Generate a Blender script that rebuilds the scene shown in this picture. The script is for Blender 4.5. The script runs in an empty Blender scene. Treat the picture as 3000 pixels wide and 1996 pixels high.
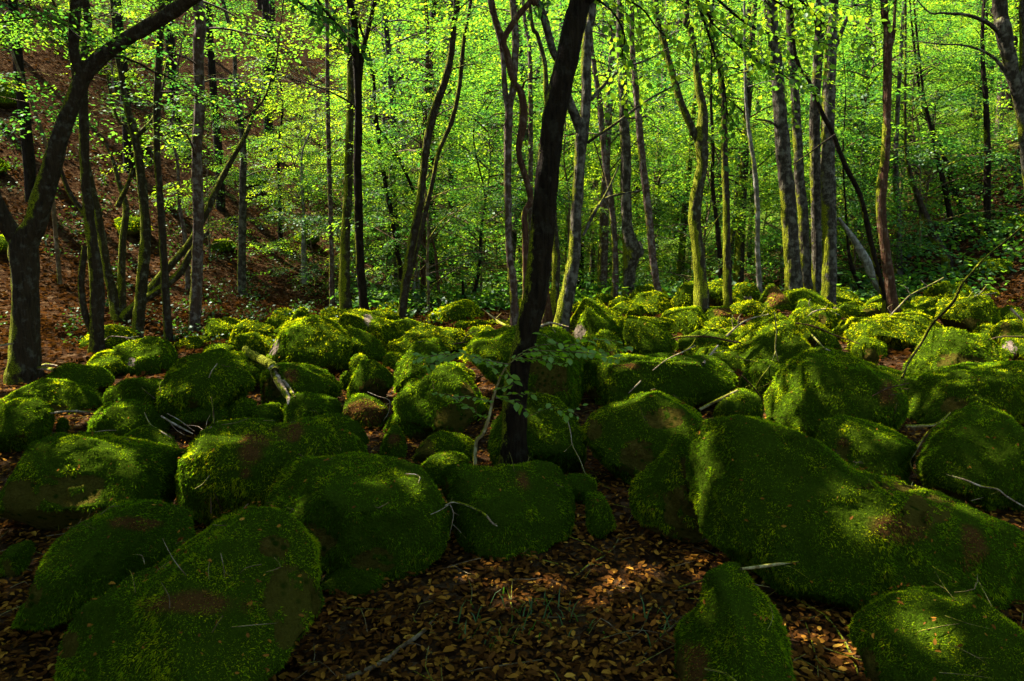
import bpy, math, random
import numpy as np
from mathutils import Vector

# ------------------------------------------------------------------ camera, sky, sun, exposure
scene = bpy.context.scene
COL = scene.collection
R = math.radians
CAM_Z = 1.6
PITCH = math.atan(234 / 2000)
F = 2000.0                                  # focal length in pixels of the 3000 px wide photograph (24 mm)

cam_data = bpy.data.cameras.new("camera")
cam = bpy.data.objects.new("camera", cam_data)
COL.objects.link(cam)
cam.location = (0, 0, CAM_Z)
cam.rotation_euler = (R(90) - PITCH, 0, 0)
cam_data.lens = 24
cam_data.sensor_width = 36
cam_data.clip_start = 0.05
cam_data.clip_end = 600
scene.camera = cam

SUN = np.array([-0.50, 0.26, 0.83]); SUN = SUN / np.linalg.norm(SUN)     # towards the sun
SUN_EL = math.asin(SUN[2]); SUN_AZ = math.atan2(SUN[0], SUN[1])
world = bpy.data.worlds.new("World"); scene.world = world
world.use_nodes = True
wn = world.node_tree.nodes; wl = world.node_tree.links
sky = wn.new("ShaderNodeTexSky"); sky.sky_type = 'NISHITA'; sky.sun_disc = False
sky.sun_elevation = SUN_EL; sky.sun_rotation = SUN_AZ
wn["Background"].inputs["Strength"].default_value = 0.09
wl.new(sky.outputs[0], wn["Background"].inputs["Color"])
sun_data = bpy.data.lights.new("sun", 'SUN')
sun_data.energy = 5.0; sun_data.angle = R(0.5); sun_data.color = (1.0, 0.93, 0.80)
sun = bpy.data.objects.new("sun", sun_data); COL.objects.link(sun)
sun.rotation_euler = Vector(SUN.tolist()).to_track_quat('Z', 'Y').to_euler()
sun.location = (SUN * 60).tolist()

vs = scene.view_settings
vs.view_transform = 'Standard'; vs.look = 'None'; vs.gamma = 1.0; vs.use_curve_mapping = False
vs.exposure = 3.1
cy = scene.cycles
cy.max_bounces = 6; cy.diffuse_bounces = 3; cy.glossy_bounces = 2
cy.transmission_bounces = 4; cy.transparent_max_bounces = 4
cy.use_denoising = True

# ------------------------------------------------------------------ numbers
rng = np.random.default_rng(7)
random.seed(7)

def hash3(ix, iy, iz, seed):
    h = (ix * 374761393 + iy * 668265263 + iz * 2147483647 + seed * 1274126177) & 0xFFFFFFFF
    h = ((h ^ (h >> 13)) * 1274126177) & 0xFFFFFFFF
    h = ((h ^ (h >> 16)) * 2246822519) & 0xFFFFFFFF
    return ((h ^ (h >> 15)) & 0xFFFFFF) / float(0xFFFFFF) * 2 - 1

def vnoise(p, scale, seed=0):
    """smooth value noise in -1..1 for an (n,3) array"""
    q = np.asarray(p, float) * scale
    i = np.floor(q).astype(np.int64); f = q - i
    f = f * f * f * (f * (f * 6 - 15) + 10)
    out = 0
    for dx in (0, 1):
        wx = f[:, 0] if dx else 1 - f[:, 0]
        for dy in (0, 1):
            wy = f[:, 1] if dy else 1 - f[:, 1]
            for dz in (0, 1):
                wz = f[:, 2] if dz else 1 - f[:, 2]
                out = out + wx * wy * wz * hash3(i[:, 0] + dx, i[:, 1] + dy, i[:, 2] + dz, seed)
    return out

def fbm(p, scale, octv=3, seed=0):
    a = 0; amp = 1; tot = 0
    for k in range(octv):
        a = a + amp * vnoise(p, scale * 2 ** k, seed + 17 * k); tot += amp; amp *= 0.5
    return a / tot

def sstep(a, b, x):
    t = np.clip((np.asarray(x, float) - a) / (b - a), 0, 1)
    return t * t * (3 - 2 * t)

def softplus(s, k=1.2):
    return np.log1p(np.exp(np.clip(np.asarray(s, float) * k, -40, 40))) / k

def zg(x, y):
    """height of the forest floor"""
    x = np.asarray(x, float); y = np.asarray(y, float)
    z = 0.55 * sstep(3.8, 12.5, y)
    z = z + 0.30 * np.exp(-((x - 3.2) ** 2 / 8 + (y - 12.5) ** 2 / 6))
    s = -0.82 * (x + 8.8) + 0.57 * (y - 10.5)
    z = z + 0.72 * softplus(s, 0.9)
    t = 0.95 * (x - 8.3) + 0.28 * (y - 13.5)
    z = z + 0.50 * softplus(t, 1.0) * sstep(5, 11, y)
    z = z + 0.42 * softplus(y - 46, 0.4)
    p = np.stack([x.ravel(), y.ravel(), 0 * x.ravel()], 1)
    z = z + (0.05 * vnoise(p, 0.8, 3) + 0.02 * vnoise(p, 2.7, 4)).reshape(x.shape) * sstep(1, 5, y)
    z = z + (0.35 * vnoise(p, 0.22, 9)).reshape(x.shape) * sstep(14, 26, y)
    return np.minimum(z, 34.0)

TILES = {'A': (0, 850, 2.354), 'B': (1000, 800, 2.354), 'C': (2000, 800, 2.354), 'D': (0, 996, 1.568),
         'E': (1000, 996, 1.568), 'F': (2000, 996, 1.568), 'G': (0, 0, 2357 / 3000.0),
         'P': (0, 0, 1.568), 'Q': (1000, 0, 1.568), 'S': (2000, 0, 1.568)}
SP, CP = math.sin(PITCH), math.cos(PITCH)

def place(tile, x, y, Y):
    """the point of the place seen in that direction at ground distance Y"""
    ox, oy, sc = TILES[tile]
    u = ox + x / sc; v = oy + y / sc
    X = (u - 1500) / F; V = -(v - 998) / F
    d = np.array([X, CP + V * SP, -SP + V * CP])
    return np.array([0, 0, CAM_Z]) + d * (Y / d[1])

def pxm(tile, w, Y):
    return w / TILES[tile][2] / F * Y

# ------------------------------------------------------------------ mesh helpers
def finish(ob, parent=None, label=None, cat=None, group=None, kind=None):
    COL.objects.link(ob)
    if parent is not None: ob.parent = parent
    if label: ob["label"] = label
    if cat: ob["category"] = cat
    if group: ob["group"] = group
    if kind: ob["kind"] = kind
    return ob

def make_mesh(name, verts, faces, mat, tint=None, attrs=None, smooth=True, normals=None):
    """faces: list of (n,k) index arrays"""
    me = bpy.data.meshes.new(name)
    verts = np.asarray(verts, np.float32)
    if not isinstance(faces, (list, tuple)): faces = [faces]
    faces = [np.asarray(f, np.int32) for f in faces if len(f)]
    loops = np.concatenate([f.ravel() for f in faces])
    counts = np.concatenate([np.full(len(f), f.shape[1], np.int32) for f in faces])
    starts = np.concatenate([[0], np.cumsum(counts)[:-1]]).astype(np.int32)
    me.vertices.add(len(verts)); me.vertices.foreach_set("co", verts.ravel())
    me.loops.add(len(loops)); me.loops.foreach_set("vertex_index", loops)
    me.polygons.add(len(counts)); me.polygons.foreach_set("loop_start", starts)
    me.polygons.foreach_set("loop_total", counts)
    if smooth: me.polygons.foreach_set("use_smooth", np.ones(len(counts), bool))
    me.update(calc_edges=True)
    attrs = dict(attrs or {})
    if tint is not None: attrs["tint"] = tint
    for k, a in attrs.items():
        at = me.attributes.new(k, 'FLOAT', 'POINT'); at.data.foreach_set("value", np.asarray(a, np.float32))
    if normals is not None:
        nv = np.asarray(normals, np.float32); nv = nv / (np.linalg.norm(nv, axis=1)[:, None] + 1e-9)
        me.normals_split_custom_set_from_vertices(nv)
    me.materials.append(mat)
    return me

def obj(name, me, parent=None, **kw):
    return finish(bpy.data.objects.new(name, me), parent, **kw)

def empty(name, loc, **kw):
    o = bpy.data.objects.new(name, None); o.location = [float(c) for c in loc]
    o.empty_display_size = 0.2
    return finish(o, **kw)

def catmull(P, n):
    P = np.asarray(P, float)
    if len(P) == 2: P = np.array([P[0], (P[0] + P[1]) / 2, P[1]])
    Q = np.vstack([2 * P[0] - P[1], P, 2 * P[-1] - P[-2]])
    t = np.linspace(0, len(P) - 1 - 1e-6, n); i = t.astype(int); f = (t - i)[:, None]
    a, b, c, d = Q[i], Q[i + 1], Q[i + 2], Q[i + 3]
    return 0.5 * (2 * b + (c - a) * f + (2 * a - 5 * b + 4 * c - d) * f ** 2 + (3 * b - a - 3 * c + d) * f ** 3)

def tube(pts, rad, sides=8, n=None, rough=0.0, nscale=6.0, seed=0, flare=0.0):
    """a tapering, slightly uneven round limb; returns verts, quads"""
    P4 = np.column_stack([np.asarray(pts, float), np.asarray(rad, float)])
    n = n or max(2 * len(P4), 3)
    P4 = catmull(P4, n); P = P4[:, :3]; r = np.maximum(P4[:, 3], 0.0008)
    T = np.gradient(P, axis=0); T /= np.linalg.norm(T, axis=1)[:, None] + 1e-9
    ref = np.array([0.0, 1.0, 0.0]) if abs(T[0][1]) < 0.9 else np.array([1.0, 0, 0])
    U = np.cross(T, ref); U /= np.linalg.norm(U, axis=1)[:, None] + 1e-9
    W = np.cross(T, U)
    a = np.linspace(0, 2 * np.pi, sides, endpoint=False)
    ring = (np.cos(a)[None, :, None] * U[:, None, :] + np.sin(a)[None, :, None] * W[:, None, :])
    rr = np.repeat(r[:, None], sides, 1)
    V = (P[:, None, :] + ring * rr[:, :, None]).reshape(-1, 3)
    if rough > 0:
        q = V * np.array([1, 1, 0.35])
        d = rough * (0.65 * vnoise(q, nscale, seed) + 0.45 * vnoise(q, nscale * 2.7, seed + 5))
        L = np.cumsum(np.r_[0, np.linalg.norm(np.diff(P, axis=0), axis=1)])
        if flare > 0:
            fl = flare * np.exp(-L / 0.28)
            star = 0.55 + 0.45 * np.cos(a * 5 + seed)
            d = d.reshape(n, sides) + fl[:, None] * star[None, :]
            d = d.ravel()
        V = V + ring.reshape(-1, 3) * (d * rr.ravel())[:, None]
    i = np.arange(n - 1)[:, None] * sides; j = np.arange(sides)[None, :]; k = (j + 1) % sides
    q = np.stack([i + j, i + k, i + sides + k, i + sides + j], -1).reshape(-1, 4)
    return V, q

class Acc:
    """gathers pieces of one mesh"""
    def __init__(self): self.v = []; self.f = {}; self.t = []; self.n = 0
    def add(self, v, f, t=0.0):
        v = np.asarray(v); f = np.asarray(f)
        if len(v) == 0: return
        self.v.append(v); self.f.setdefault(f.shape[1], []).append(f + self.n)
        self.t.append(np.broadcast_to(np.asarray(t, float), (len(v),))); self.n += len(v)
    def mesh(self, name, mat, smooth=True):
        return make_mesh(name, np.concatenate(self.v), [np.concatenate(x) for x in self.f.values()], mat,
                         tint=np.concatenate(self.t), smooth=smooth)

# ------------------------------------------------------------------ materials
def new_mat(name):
    m = bpy.data.materials.new(name); m.use_nodes = True
    nt = m.node_tree; nt.nodes.clear()
    out = nt.nodes.new("ShaderNodeOutputMaterial")
    return m, nt, out

def N(nt, typ, **kw):
    n = nt.nodes.new(typ)
    for k, v in kw.items():
        if k in n.inputs.keys(): n.inputs[k].default_value = v
        else: setattr(n, k, v)
    return n

def ramp(nt, fac, stops, mode='LINEAR'):
    r = nt.nodes.new("ShaderNodeValToRGB"); r.color_ramp.interpolation = mode
    el = r.color_ramp.elements
    while len(el) < len(stops): el.new(0.5)
    for e, (p, c) in zip(el, stops): e.position = p; e.color = (*c, 1)
    nt.links.new(fac, r.inputs[0]); return r.outputs[0]

def noise(nt, scale, detail=4, rough=0.55, vec=None):
    n = N(nt, "ShaderNodeTexNoise", Scale=scale, Detail=detail, Roughness=rough)
    if vec is not None: nt.links.new(vec, n.inputs["Vector"])
    return n.outputs["Fac"]

def gpos(nt):
    return nt.nodes.new("ShaderNodeNewGeometry").outputs["Position"]

def mixc(nt, fac, a, b):
    m = nt.nodes.new("ShaderNodeMix"); m.data_type = 'RGBA'
    for sock, v in ((m.inputs[0], fac), (m.inputs[6], a), (m.inputs[7], b)):
        if hasattr(v, "is_linked") or hasattr(v, "links"): nt.links.new(v, sock)
        else: sock.default_value = v if not isinstance(v, tuple) else (*v, 1)
    return m.outputs[2]

def mathn(nt, op, a, b=None, clamp=False):
    m = nt.nodes.new("ShaderNodeMath"); m.operation = op; m.use_clamp = clamp
    for s, v in zip(m.inputs, (a, b)):
        if v is None: continue
        if hasattr(v, "links"): nt.links.new(v, s)
        else: s.default_value = v
    return m.outputs[0]

def bump(nt, h, strength=0.5, dist=0.02):
    b = N(nt, "ShaderNodeBump", Strength=strength, Distance=dist)
    nt.links.new(h, b.inputs["Height"]); return b.outputs[0]

def attr(nt, name):
    a = nt.nodes.new("ShaderNodeAttribute"); a.attribute_name = name; return a.outputs["Fac"]

def principled(nt, out, col, rough=0.8, normal=None, spec=0.3):
    p = nt.nodes.new("ShaderNodeBsdfPrincipled")
    if hasattr(col, "links"): nt.links.new(col, p.inputs["Base Color"])
    else: p.inputs["Base Color"].default_value = (*col, 1)
    if hasattr(rough, "links"): nt.links.new(rough, p.inputs["Roughness"])
    else: p.inputs["Roughness"].default_value = rough
    p.inputs["Specular IOR Level"].default_value = spec
    if normal is not None: nt.links.new(normal, p.inputs["Normal"])
    nt.links.new(p.outputs[0], out.inputs[0]); return p

def leaf_material(name, stops_d, stops_t, trans=0.5, gloss=0.08, rough=0.35, vary=0.0):
    """thin leaf: reflects on one side, lets light through to the other"""
    m, nt, out = new_mat(name)
    t = attr(nt, "tint")
    if vary:                                                # every tree has its own green
        oi = nt.nodes.new("ShaderNodeObjectInfo")
        t = mathn(nt, 'ADD', t, mathn(nt, 'MULTIPLY', mathn(nt, 'SUBTRACT', oi.outputs["Random"], 0.66), vary), True)
    d = N(nt, "ShaderNodeBsdfDiffuse"); nt.links.new(ramp(nt, t, stops_d), d.inputs[0])
    tr = N(nt, "ShaderNodeBsdfTranslucent"); nt.links.new(ramp(nt, t, stops_t), tr.inputs[0])
    mx = nt.nodes.new("ShaderNodeMixShader"); mx.inputs[0].default_value = trans
    nt.links.new(d.outputs[0], mx.inputs[1]); nt.links.new(tr.outputs[0], mx.inputs[2])
    last = mx.outputs[0]
    if gloss > 0:
        g = N(nt, "ShaderNodeBsdfGlossy", Roughness=rough); g.inputs[0].default_value = (0.9, 1.0, 0.9, 1)
        m2 = nt.nodes.new("ShaderNodeMixShader"); m2.inputs[0].default_value = gloss
        nt.links.new(last, m2.inputs[1]); nt.links.new(g.outputs[0], m2.inputs[2]); last = m2.outputs[0]
    nt.links.new(last, out.inputs[0]); return m

M_LEAF = leaf_material("beech_leaf",
    [(0, (0.012, 0.042, 0.010)), (0.5, (0.034, 0.092, 0.010)), (1, (0.085, 0.145, 0.010))],
    [(0, (0.030, 0.125, 0.014)), (0.5, (0.120, 0.250, 0.010)), (1, (0.31, 0.405, 0.009))], 0.58, 0.012, 0.5, 0.62)
M_MOSS = leaf_material("moss_fronds",
    [(0, (0.020, 0.045, 0.002)), (0.35, (0.070, 0.135, 0.003)), (0.6, (0.20, 0.245, 0.002)), (0.8, (0.42, 0.39, 0.003)), (0.87, (0.26, 0.17, 0.02)), (1, (0.20, 0.095, 0.018))],
    [(0, (0.03, 0.08, 0.003)), (0.35, (0.10, 0.24, 0.003)), (0.6, (0.27, 0.38, 0.002)), (0.8, (0.52, 0.50, 0.003)), (1, (0.22, 0.10, 0.02))], 0.40, 0.0)
M_LITTER = leaf_material("dead_leaf",
    [(0, (0.018, 0.007, 0.002)), (0.35, (0.070, 0.027, 0.006)), (0.7, (0.17, 0.074, 0.009)), (1, (0.31, 0.165, 0.022))],
    [(0, (0.04, 0.015, 0.002)), (1, (0.22, 0.09, 0.01))], 0.20, 0.0, 0.5)
M_SPRIG = leaf_material("young_beech_leaf", [(0, (0.035, 0.085, 0.004)), (1, (0.10, 0.17, 0.006))], [(0, (0.09, 0.22, 0.004)), (1, (0.24, 0.42, 0.006))], 0.45, 0.02, 0.5)
M_HERB = leaf_material("herb_leaf",
    [(0, (0.010, 0.030, 0.002)), (1, (0.030, 0.075, 0.004))],
    [(0, (0.02, 0.06, 0.003)), (1, (0.06, 0.15, 0.005))], 0.4, 0.02, 0.5)

# bark
def bark_material(name, c1, c2, lichen=(0.28, 0.29, 0.25), lichen_amt=0.25, moss_amt=0.3, blotch=3.5, relief=1.0):
    m, nt, out = new_mat(name)
    pos = gpos(nt)
    mp = nt.nodes.new("ShaderNodeMapping"); mp.inputs["Scale"].default_value = (1, 1, 0.16)
    nt.links.new(pos, mp.inputs[0])
    v = N(nt, "ShaderNodeTexVoronoi", Scale=42.0); nt.links.new(mp.outputs[0], v.inputs["Vector"])
    f1 = noise(nt, 30, 6, 0.7, mp.outputs[0]); f2 = noise(nt, blotch, 5, 0.65, pos); f3 = noise(nt, 85, 3, 0.6, pos)
    base = mixc(nt, ramp(nt, f1, [(0.3, (0, 0, 0)), (0.7, (1, 1, 1))]), c1, c2)
    lo = 0.62 - 0.30 * lichen_amt
    base = mixc(nt, ramp(nt, f2, [(lo - .03, (0, 0, 0)), (lo + 0.10, (1, 1, 1))]), base, lichen)
    geo = nt.nodes.new("ShaderNodeNewGeometry")
    dp = nt.nodes.new("ShaderNodeVectorMath"); dp.operation = 'DOT_PRODUCT'
    nt.links.new(geo.outputs["Normal"], dp.inputs[0]); dp.inputs[1].default_value = (-0.72, 0.1, 0.55)
    sepz = nt.nodes.new("ShaderNodeSeparateXYZ"); nt.links.new(pos, sepz.inputs[0])
    low = mathn(nt, 'MULTIPLY', mathn(nt, 'SUBTRACT', 4.0, sepz.outputs[2]), 0.05)
    f4 = noise(nt, 7.0, 8, 0.8, pos)
    s = mathn(nt, 'ADD', mathn(nt, 'MULTIPLY', dp.outputs["Value"], 0.55), mathn(nt, 'ADD', f4, low))
    s = mathn(nt, 'ADD', s, mathn(nt, 'MULTIPLY', mathn(nt, 'SUBTRACT', noise(nt, 1.7, 2, 0.5, pos), 0.5), 1.1))
    th = 1.25 - moss_amt
    mm = ramp(nt, s, [(max(0, min(0.93, th - 0.08)), (0, 0, 0)), (min(1.0, th + 0.05), (1, 1, 1))])
    mcol = mixc(nt, ramp(nt, f3, [(0.38, (0, 0, 0)), (0.66, (1, 1, 1))]), (0.014, 0.018, 0.002), (0.19, 0.20, 0.005))
    col = mixc(nt, mm, base, mcol)
    h = mathn(nt, 'ADD', mathn(nt, 'MULTIPLY', v.outputs["Distance"], -1.0), mathn(nt, 'MULTIPLY', f1, 1.2))
    h = mathn(nt, 'ADD', h, mathn(nt, 'MULTIPLY', f3, 0.5))
    principled(nt, out, col, 0.85, bump(nt, h, 0.9, 0.016 * relief), 0.04)
    return m

BARK = {
    'dark':  bark_material("dark_bark", (0.003, 0.002, 0.001), (0.018, 0.011, 0.005), (0.020, 0.016, 0.009), 0.2, 0.26, 14, 1.8),
    'mossy': bark_material("mossy_bark", (0.010, 0.007, 0.004), (0.034, 0.022, 0.011), (0.048, 0.042, 0.027), 0.25, 0.56, 14, 1.4),
    'green': bark_material("green_mossy_bark", (0.010, 0.008, 0.004), (0.038, 0.028, 0.012), (0.080, 0.075, 0.045), 0.2, 0.66, 14, 1.4),
    'grey':  bark_material("grey_bark", (0.011, 0.008, 0.005), (0.036, 0.028, 0.018), (0.080, 0.070, 0.048), 0.40, 0.34, 11, 1.0),
    'pink':  bark_material("ruddy_bark", (0.018, 0.010, 0.006), (0.070, 0.042, 0.027), (0.12, 0.095, 0.075), 0.35, 0.32, 12, 1.2),
    'pale':  bark_material("pale_bark", (0.050, 0.043, 0.031), (0.115, 0.10, 0.074), (0.19, 0.175, 0.14), 0.4, 0.3, 9, 0.6),
    'red':   bark_material("red_brown_bark", (0.014, 0.006, 0.003), (0.062, 0.028, 0.013), (0.085, 0.055, 0.032), 0.25, 0.26, 12, 1.2),
    'dry':   bark_material("dead_wood", (0.070, 0.045, 0.025), (0.21, 0.15, 0.092), (0.28, 0.22, 0.15), 0.4, 0.22, 16, 0.8),
    'twig':  bark_material("twig_bark", (0.030, 0.019, 0.009), (0.095, 0.060, 0.030), (0.13, 0.10, 0.06), 0.3, 0.3, 8, 0.4),
    'lichen': bark_material("lichened_twig", (0.060, 0.042, 0.014), (0.17, 0.12, 0.045), (0.26, 0.22, 0.10), 0.45, 0.35, 14, 0.5),
}

# rock with its own moss skin below the fronds
def boulder_material():
    m, nt, out = new_mat("mossy_rock")
    pos = gpos(nt)
    n1 = noise(nt, 2.4, 6, 0.6, pos); n2 = noise(nt, 22, 6, 0.7, pos); n3 = noise(nt, 90, 4, 0.7, pos)
    rock = ramp(nt, n2, [(0.25, (0.016, 0.011, 0.002)), (0.5, (0.055, 0.039, 0.007)), (0.75, (0.125, 0.094, 0.018))])
    rock = mixc(nt, ramp(nt, n1, [(0.40, (0, 0, 0)), (0.62, (1, 1, 1))]), rock, mixc(nt, n3, (0.030, 0.028, 0.004), (0.085, 0.072, 0.010)))
    pale = attr(nt, "pale")
    rock = mixc(nt, pale, rock, mixc(nt, n2, (0.07, 0.05, 0.035), (0.30, 0.23, 0.18)))
    spots = N(nt, "ShaderNodeTexVoronoi", Scale=17.0); nt.links.new(pos, spots.inputs["Vector"])
    rock = mixc(nt, ramp(nt, spots.outputs["Distance"], [(0.16, (1, 1, 1)), (0.34, (0, 0, 0))]), rock, (0.016, 0.026, 0.002))
    moss = mixc(nt, n3, (0.010, 0.022, 0.002), (0.050, 0.078, 0.004))
    moss = mixc(nt, attr(nt, "brown"), moss, mixc(nt, n3, (0.03, 0.014, 0.005), (0.12, 0.055, 0.015)))
    fac = mathn(nt, 'ADD', attr(nt, "moss"), mathn(nt, 'MULTIPLY', mathn(nt, 'SUBTRACT', n2, 0.5), 1.6))
    fac = ramp(nt, fac, [(0.42, (0, 0, 0)), (0.58, (1, 1, 1))])
    col = mixc(nt, fac, rock, moss)
    h = mathn(nt, 'ADD', mathn(nt, 'MULTIPLY', n2, 1.6), mathn(nt, 'MULTIPLY', n3, 0.9))
    h = mathn(nt, 'ADD', h, mathn(nt, 'MULTIPLY', noise(nt, 7, 7, 0.7, pos), 2.0))
    principled(nt, out, col, 0.95, bump(nt, h, 1.0, 0.05), 0.0)
    return m
M_ROCK = boulder_material()

def ground_material():
    m, nt, out = new_mat("forest_floor")
    pos = gpos(nt)
    n1 = noise(nt, 26, 6, 0.75, pos); n2 = noise(nt, 0.55, 5, 0.6, pos)
    v = N(nt, "ShaderNodeTexVoronoi", Scale=13.0); nt.links.new(pos, v.inputs["Vector"])
    sepc = nt.nodes.new("ShaderNodeSeparateColor"); nt.links.new(v.outputs["Color"], sepc.inputs[0])
    leaf = ramp(nt, sepc.outputs[0], [(0, (0.012, 0.005, 0.002)), (0.45, (0.021, 0.010, 0.004)), (0.8, (0.044, 0.024, 0.010)), (1, (0.070, 0.042, 0.020))])
    soil = mixc(nt, n1, (0.008, 0.005, 0.003), (0.045, 0.025, 0.013))
    col = mixc(nt, ramp(nt, n1, [(0.38, (0, 0, 0)), (0.52, (1, 1, 1))]), soil, leaf)
    sep = nt.nodes.new("ShaderNodeSeparateXYZ"); nt.links.new(pos, sep.inputs[0])
    # low plants take over beyond the boulders in the valley
    far = mathn(nt, 'MULTIPLY', mathn(nt, 'SUBTRACT', sep.outputs[1], 20.0), 0.06, True)
    side = mathn(nt, 'MULTIPLY', mathn(nt, 'ADD', sep.outputs[0], 6.0), 0.15, True)
    g = mathn(nt, 'MULTIPLY', far, side)
    g = mathn(nt, 'MULTIPLY', g, ramp(nt, n2, [(0.30, (0, 0, 0)), (0.5, (1, 1, 1))]))
    gcol = mixc(nt, n1, (0.03, 0.085, 0.008), (0.11, 0.21, 0.012))
    col = mixc(nt, g, col, gcol)
    h = mathn(nt, 'ADD', mathn(nt, 'MULTIPLY', v.outputs["Distance"], 0.8), n1)
    principled(nt, out, col, 0.9, bump(nt, h, 1.0, 0.05), 0.0)
    return m
M_GROUND = ground_material()

# ------------------------------------------------------------------ the ground, one sheet with the hillsides
def axis(parts):
    return np.unique(np.concatenate([np.arange(a, b, s) for a, b, s in parts]))
gx = axis([(-140, -30, 5), (-30, -12, 0.8), (-12, 12, 0.22), (12, 30, 0.8), (30, 141, 5)])
gy = axis([(-60, -8, 4), (-8, 1, 0.8), (1, 16, 0.2), (16, 40, 0.6), (40, 181, 4)])
GX, GY = np.meshgrid(gx, gy)
GZ = zg(GX, GY)
gv = np.stack([GX.ravel(), GY.ravel(), GZ.ravel()], 1)
nx, ny = len(gx), len(gy)
ii = (np.arange(ny - 1)[:, None] * nx + np.arange(nx - 1)[None, :]).ravel()
gq = np.stack([ii, ii + 1, ii + nx + 1, ii + nx], 1)
obj("ground", make_mesh("ground", gv, gq, M_GROUND), kind="structure",
    label="leaf strewn forest floor rising into hillsides on both sides")
# ------------------------------------------------------------------ boulders
import bmesh
_ico = {}
def ico(level):
    if level not in _ico:
        bm = bmesh.new(); bmesh.ops.create_icosphere(bm, subdivisions=level, radius=1.0)
        V = np.array([v.co[:] for v in bm.verts]); Fc = np.array([[v.index for v in f.verts] for f in bm.faces])
        bm.free(); _ico[level] = (V, Fc)
    return _ico[level]

FRONDS = 0
SOLID = []   # (vertices, faces) of every stone, to lay things on
SURF = []     # sampled tops, for leaves that fell on the moss
def boulder(label, Y, tile, outline, depth=0.8, patches=(), brown=(), bias=0.50, rough=1.0, seed=0, box=0.0, group=None, name="mossy_boulder", fr=1.0, back=0.35, yellow=0.0):  # yellow: sunlight painted into the moss tint
    """outline: the silhouette read at distance Y; the body is rounded to its own thickness and sunk into the floor"""
    global FRONDS
    Y0 = Y                                                    # stones whose foot shows stand where that foot meets the floor
    for _ in range(14):
        Ob = np.array([place(tile, x, y, Y) for x, y in outline]); w_ = Ob[:, 0].max() - Ob[:, 0].min()
        if Y0 < 8 and Ob[:, 2].min() < float(zg(Ob[:, 0].mean(), Y - .22 * depth * w_)) - .03: Y *= .985
    r = np.random.default_rng(2000 + seed)
    O = np.array([place(tile, x, y, Y) for x, y in outline]); XZ = O[:, [0, 2]]
    wid = XZ[:, 0].max() - XZ[:, 0].min(); hei = XZ[:, 1].max() - XZ[:, 1].min()
    c = np.array([XZ[:, 0].mean() * .3 + .35 * (XZ[:, 0].max() + XZ[:, 0].min()), XZ[:, 1].min() * .52 + XZ[:, 1].max() * .48])
    g = float(zg(c[0], Y))
    zmin = XZ[:, 1].min()
    if zmin > g - 0.06:                                       # rest on the floor
        k = (c[1] - (g - 0.08)) / max(1e-3, c[1] - zmin)
        lowm = XZ[:, 1] < c[1]; XZ[lowm, 1] = c[1] - (c[1] - XZ[lowm, 1]) * k
    # dense closed outline -> radius by angle
    Pc = np.vstack([XZ, XZ[:1]]); D = []
    for a, b in zip(Pc[:-1], Pc[1:]): D.append(a + (b - a) * np.linspace(0, 1, 30, endpoint=False)[:, None])
    D = np.vstack(D) - c; th = np.arctan2(D[:, 1], D[:, 0]); rad = np.hypot(D[:, 0], D[:, 1])
    bins = 180; tb = np.linspace(-np.pi, np.pi, bins, endpoint=False) + np.pi / bins
    idx = ((th + np.pi) / (2 * np.pi) * bins).astype(int) % bins
    rb_ = np.zeros(bins); np.maximum.at(rb_, idx, rad)
    okb = rb_ > 0; rb_ = np.interp(tb, tb[okb], rb_[okb], period=2 * np.pi)
    ker = np.exp(-0.5 * (np.arange(-8, 9) / 3.0) ** 2); ker /= ker.sum()
    rb_ = np.convolve(np.r_[rb_[-8:], rb_, rb_[:8]], ker, 'valid')
    pxh = wid / Y * 683                                       # width in rendered pixels
    level = 6 if pxh > 190 else 5 if pxh > 70 else 4
    V, Fc = ico(level)
    a, dp, b = V[:, 0], V[:, 1], V[:, 2]
    s = np.sqrt(a * a + b * b); ang = np.arctan2(b, a)
    Rr = np.interp(ang, tb, rb_, period=2 * np.pi); Rm = rb_.mean()
    Re = Rm + (Rr - Rm) * sstep(0.0, 0.75, s)
    pw = 1 - 0.25 * box
    sp_ = np.power(np.maximum(s, 1e-6), pw) ; sp_ = sp_ * (1 - .03)
    Dd = depth * min(wid, 1.5 * hei + .15 * wid) / 2
    yy = np.sign(dp) * np.power(np.abs(dp), 1 - 0.25 * box) * Dd
    P = np.stack([np.cos(ang) * sp_ * Re, yy, np.sin(ang) * sp_ * Re], 1)
    # tops lean back a little, like stones that settled
    P[:, 1] += 0.18 * P[:, 2] * min(1, Dd / max(hei, .1))
    cen = np.array([c[0], Y, c[1]]); sz = (wid + hei) / 2
    off = r.uniform(-50, 50, 3)
    nrm = P / (np.linalg.norm(P, axis=1)[:, None] + 1e-9)
    q = P + off
    disp = 0.050 * sz * vnoise(q, 2.2 / sz, seed) + 0.030 * sz * (np.abs(vnoise(q, 4.6 / sz, seed + 1)) - .35) * -1.6
    disp = disp * rough * 1.45 + 0.012 * min(1.4, sz) * vnoise(q, 9.0 / sz, seed + 2)
    P = P + nrm * disp[:, None]
    low_ = np.clip(-P[:, 2] / max(.05, -P[:, 2].min()), 0, 1)                     # stones tuck in below their belly
    P[:, :2] *= (1 - .38 * low_ ** 1.6)[:, None]
    # flat breaks: stones are bounded by a few dull planes
    for kf in range(int(r.integers(8, 13)) if rough > .6 else 3):
        nf = r.standard_normal(3) * [1, .8, .8]; nf[1] = -abs(nf[1]) if r.random() < .75 else nf[1]; nf[2] = abs(nf[2]) if r.random() < .8 else nf[2]; nf /= np.linalg.norm(nf)
        pr = P @ nf; hmax = pr.max() * r.uniform(.60, .88)
        ov = np.maximum(0, pr - hmax); P = P - nf * (ov * .86)[:, None]
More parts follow.
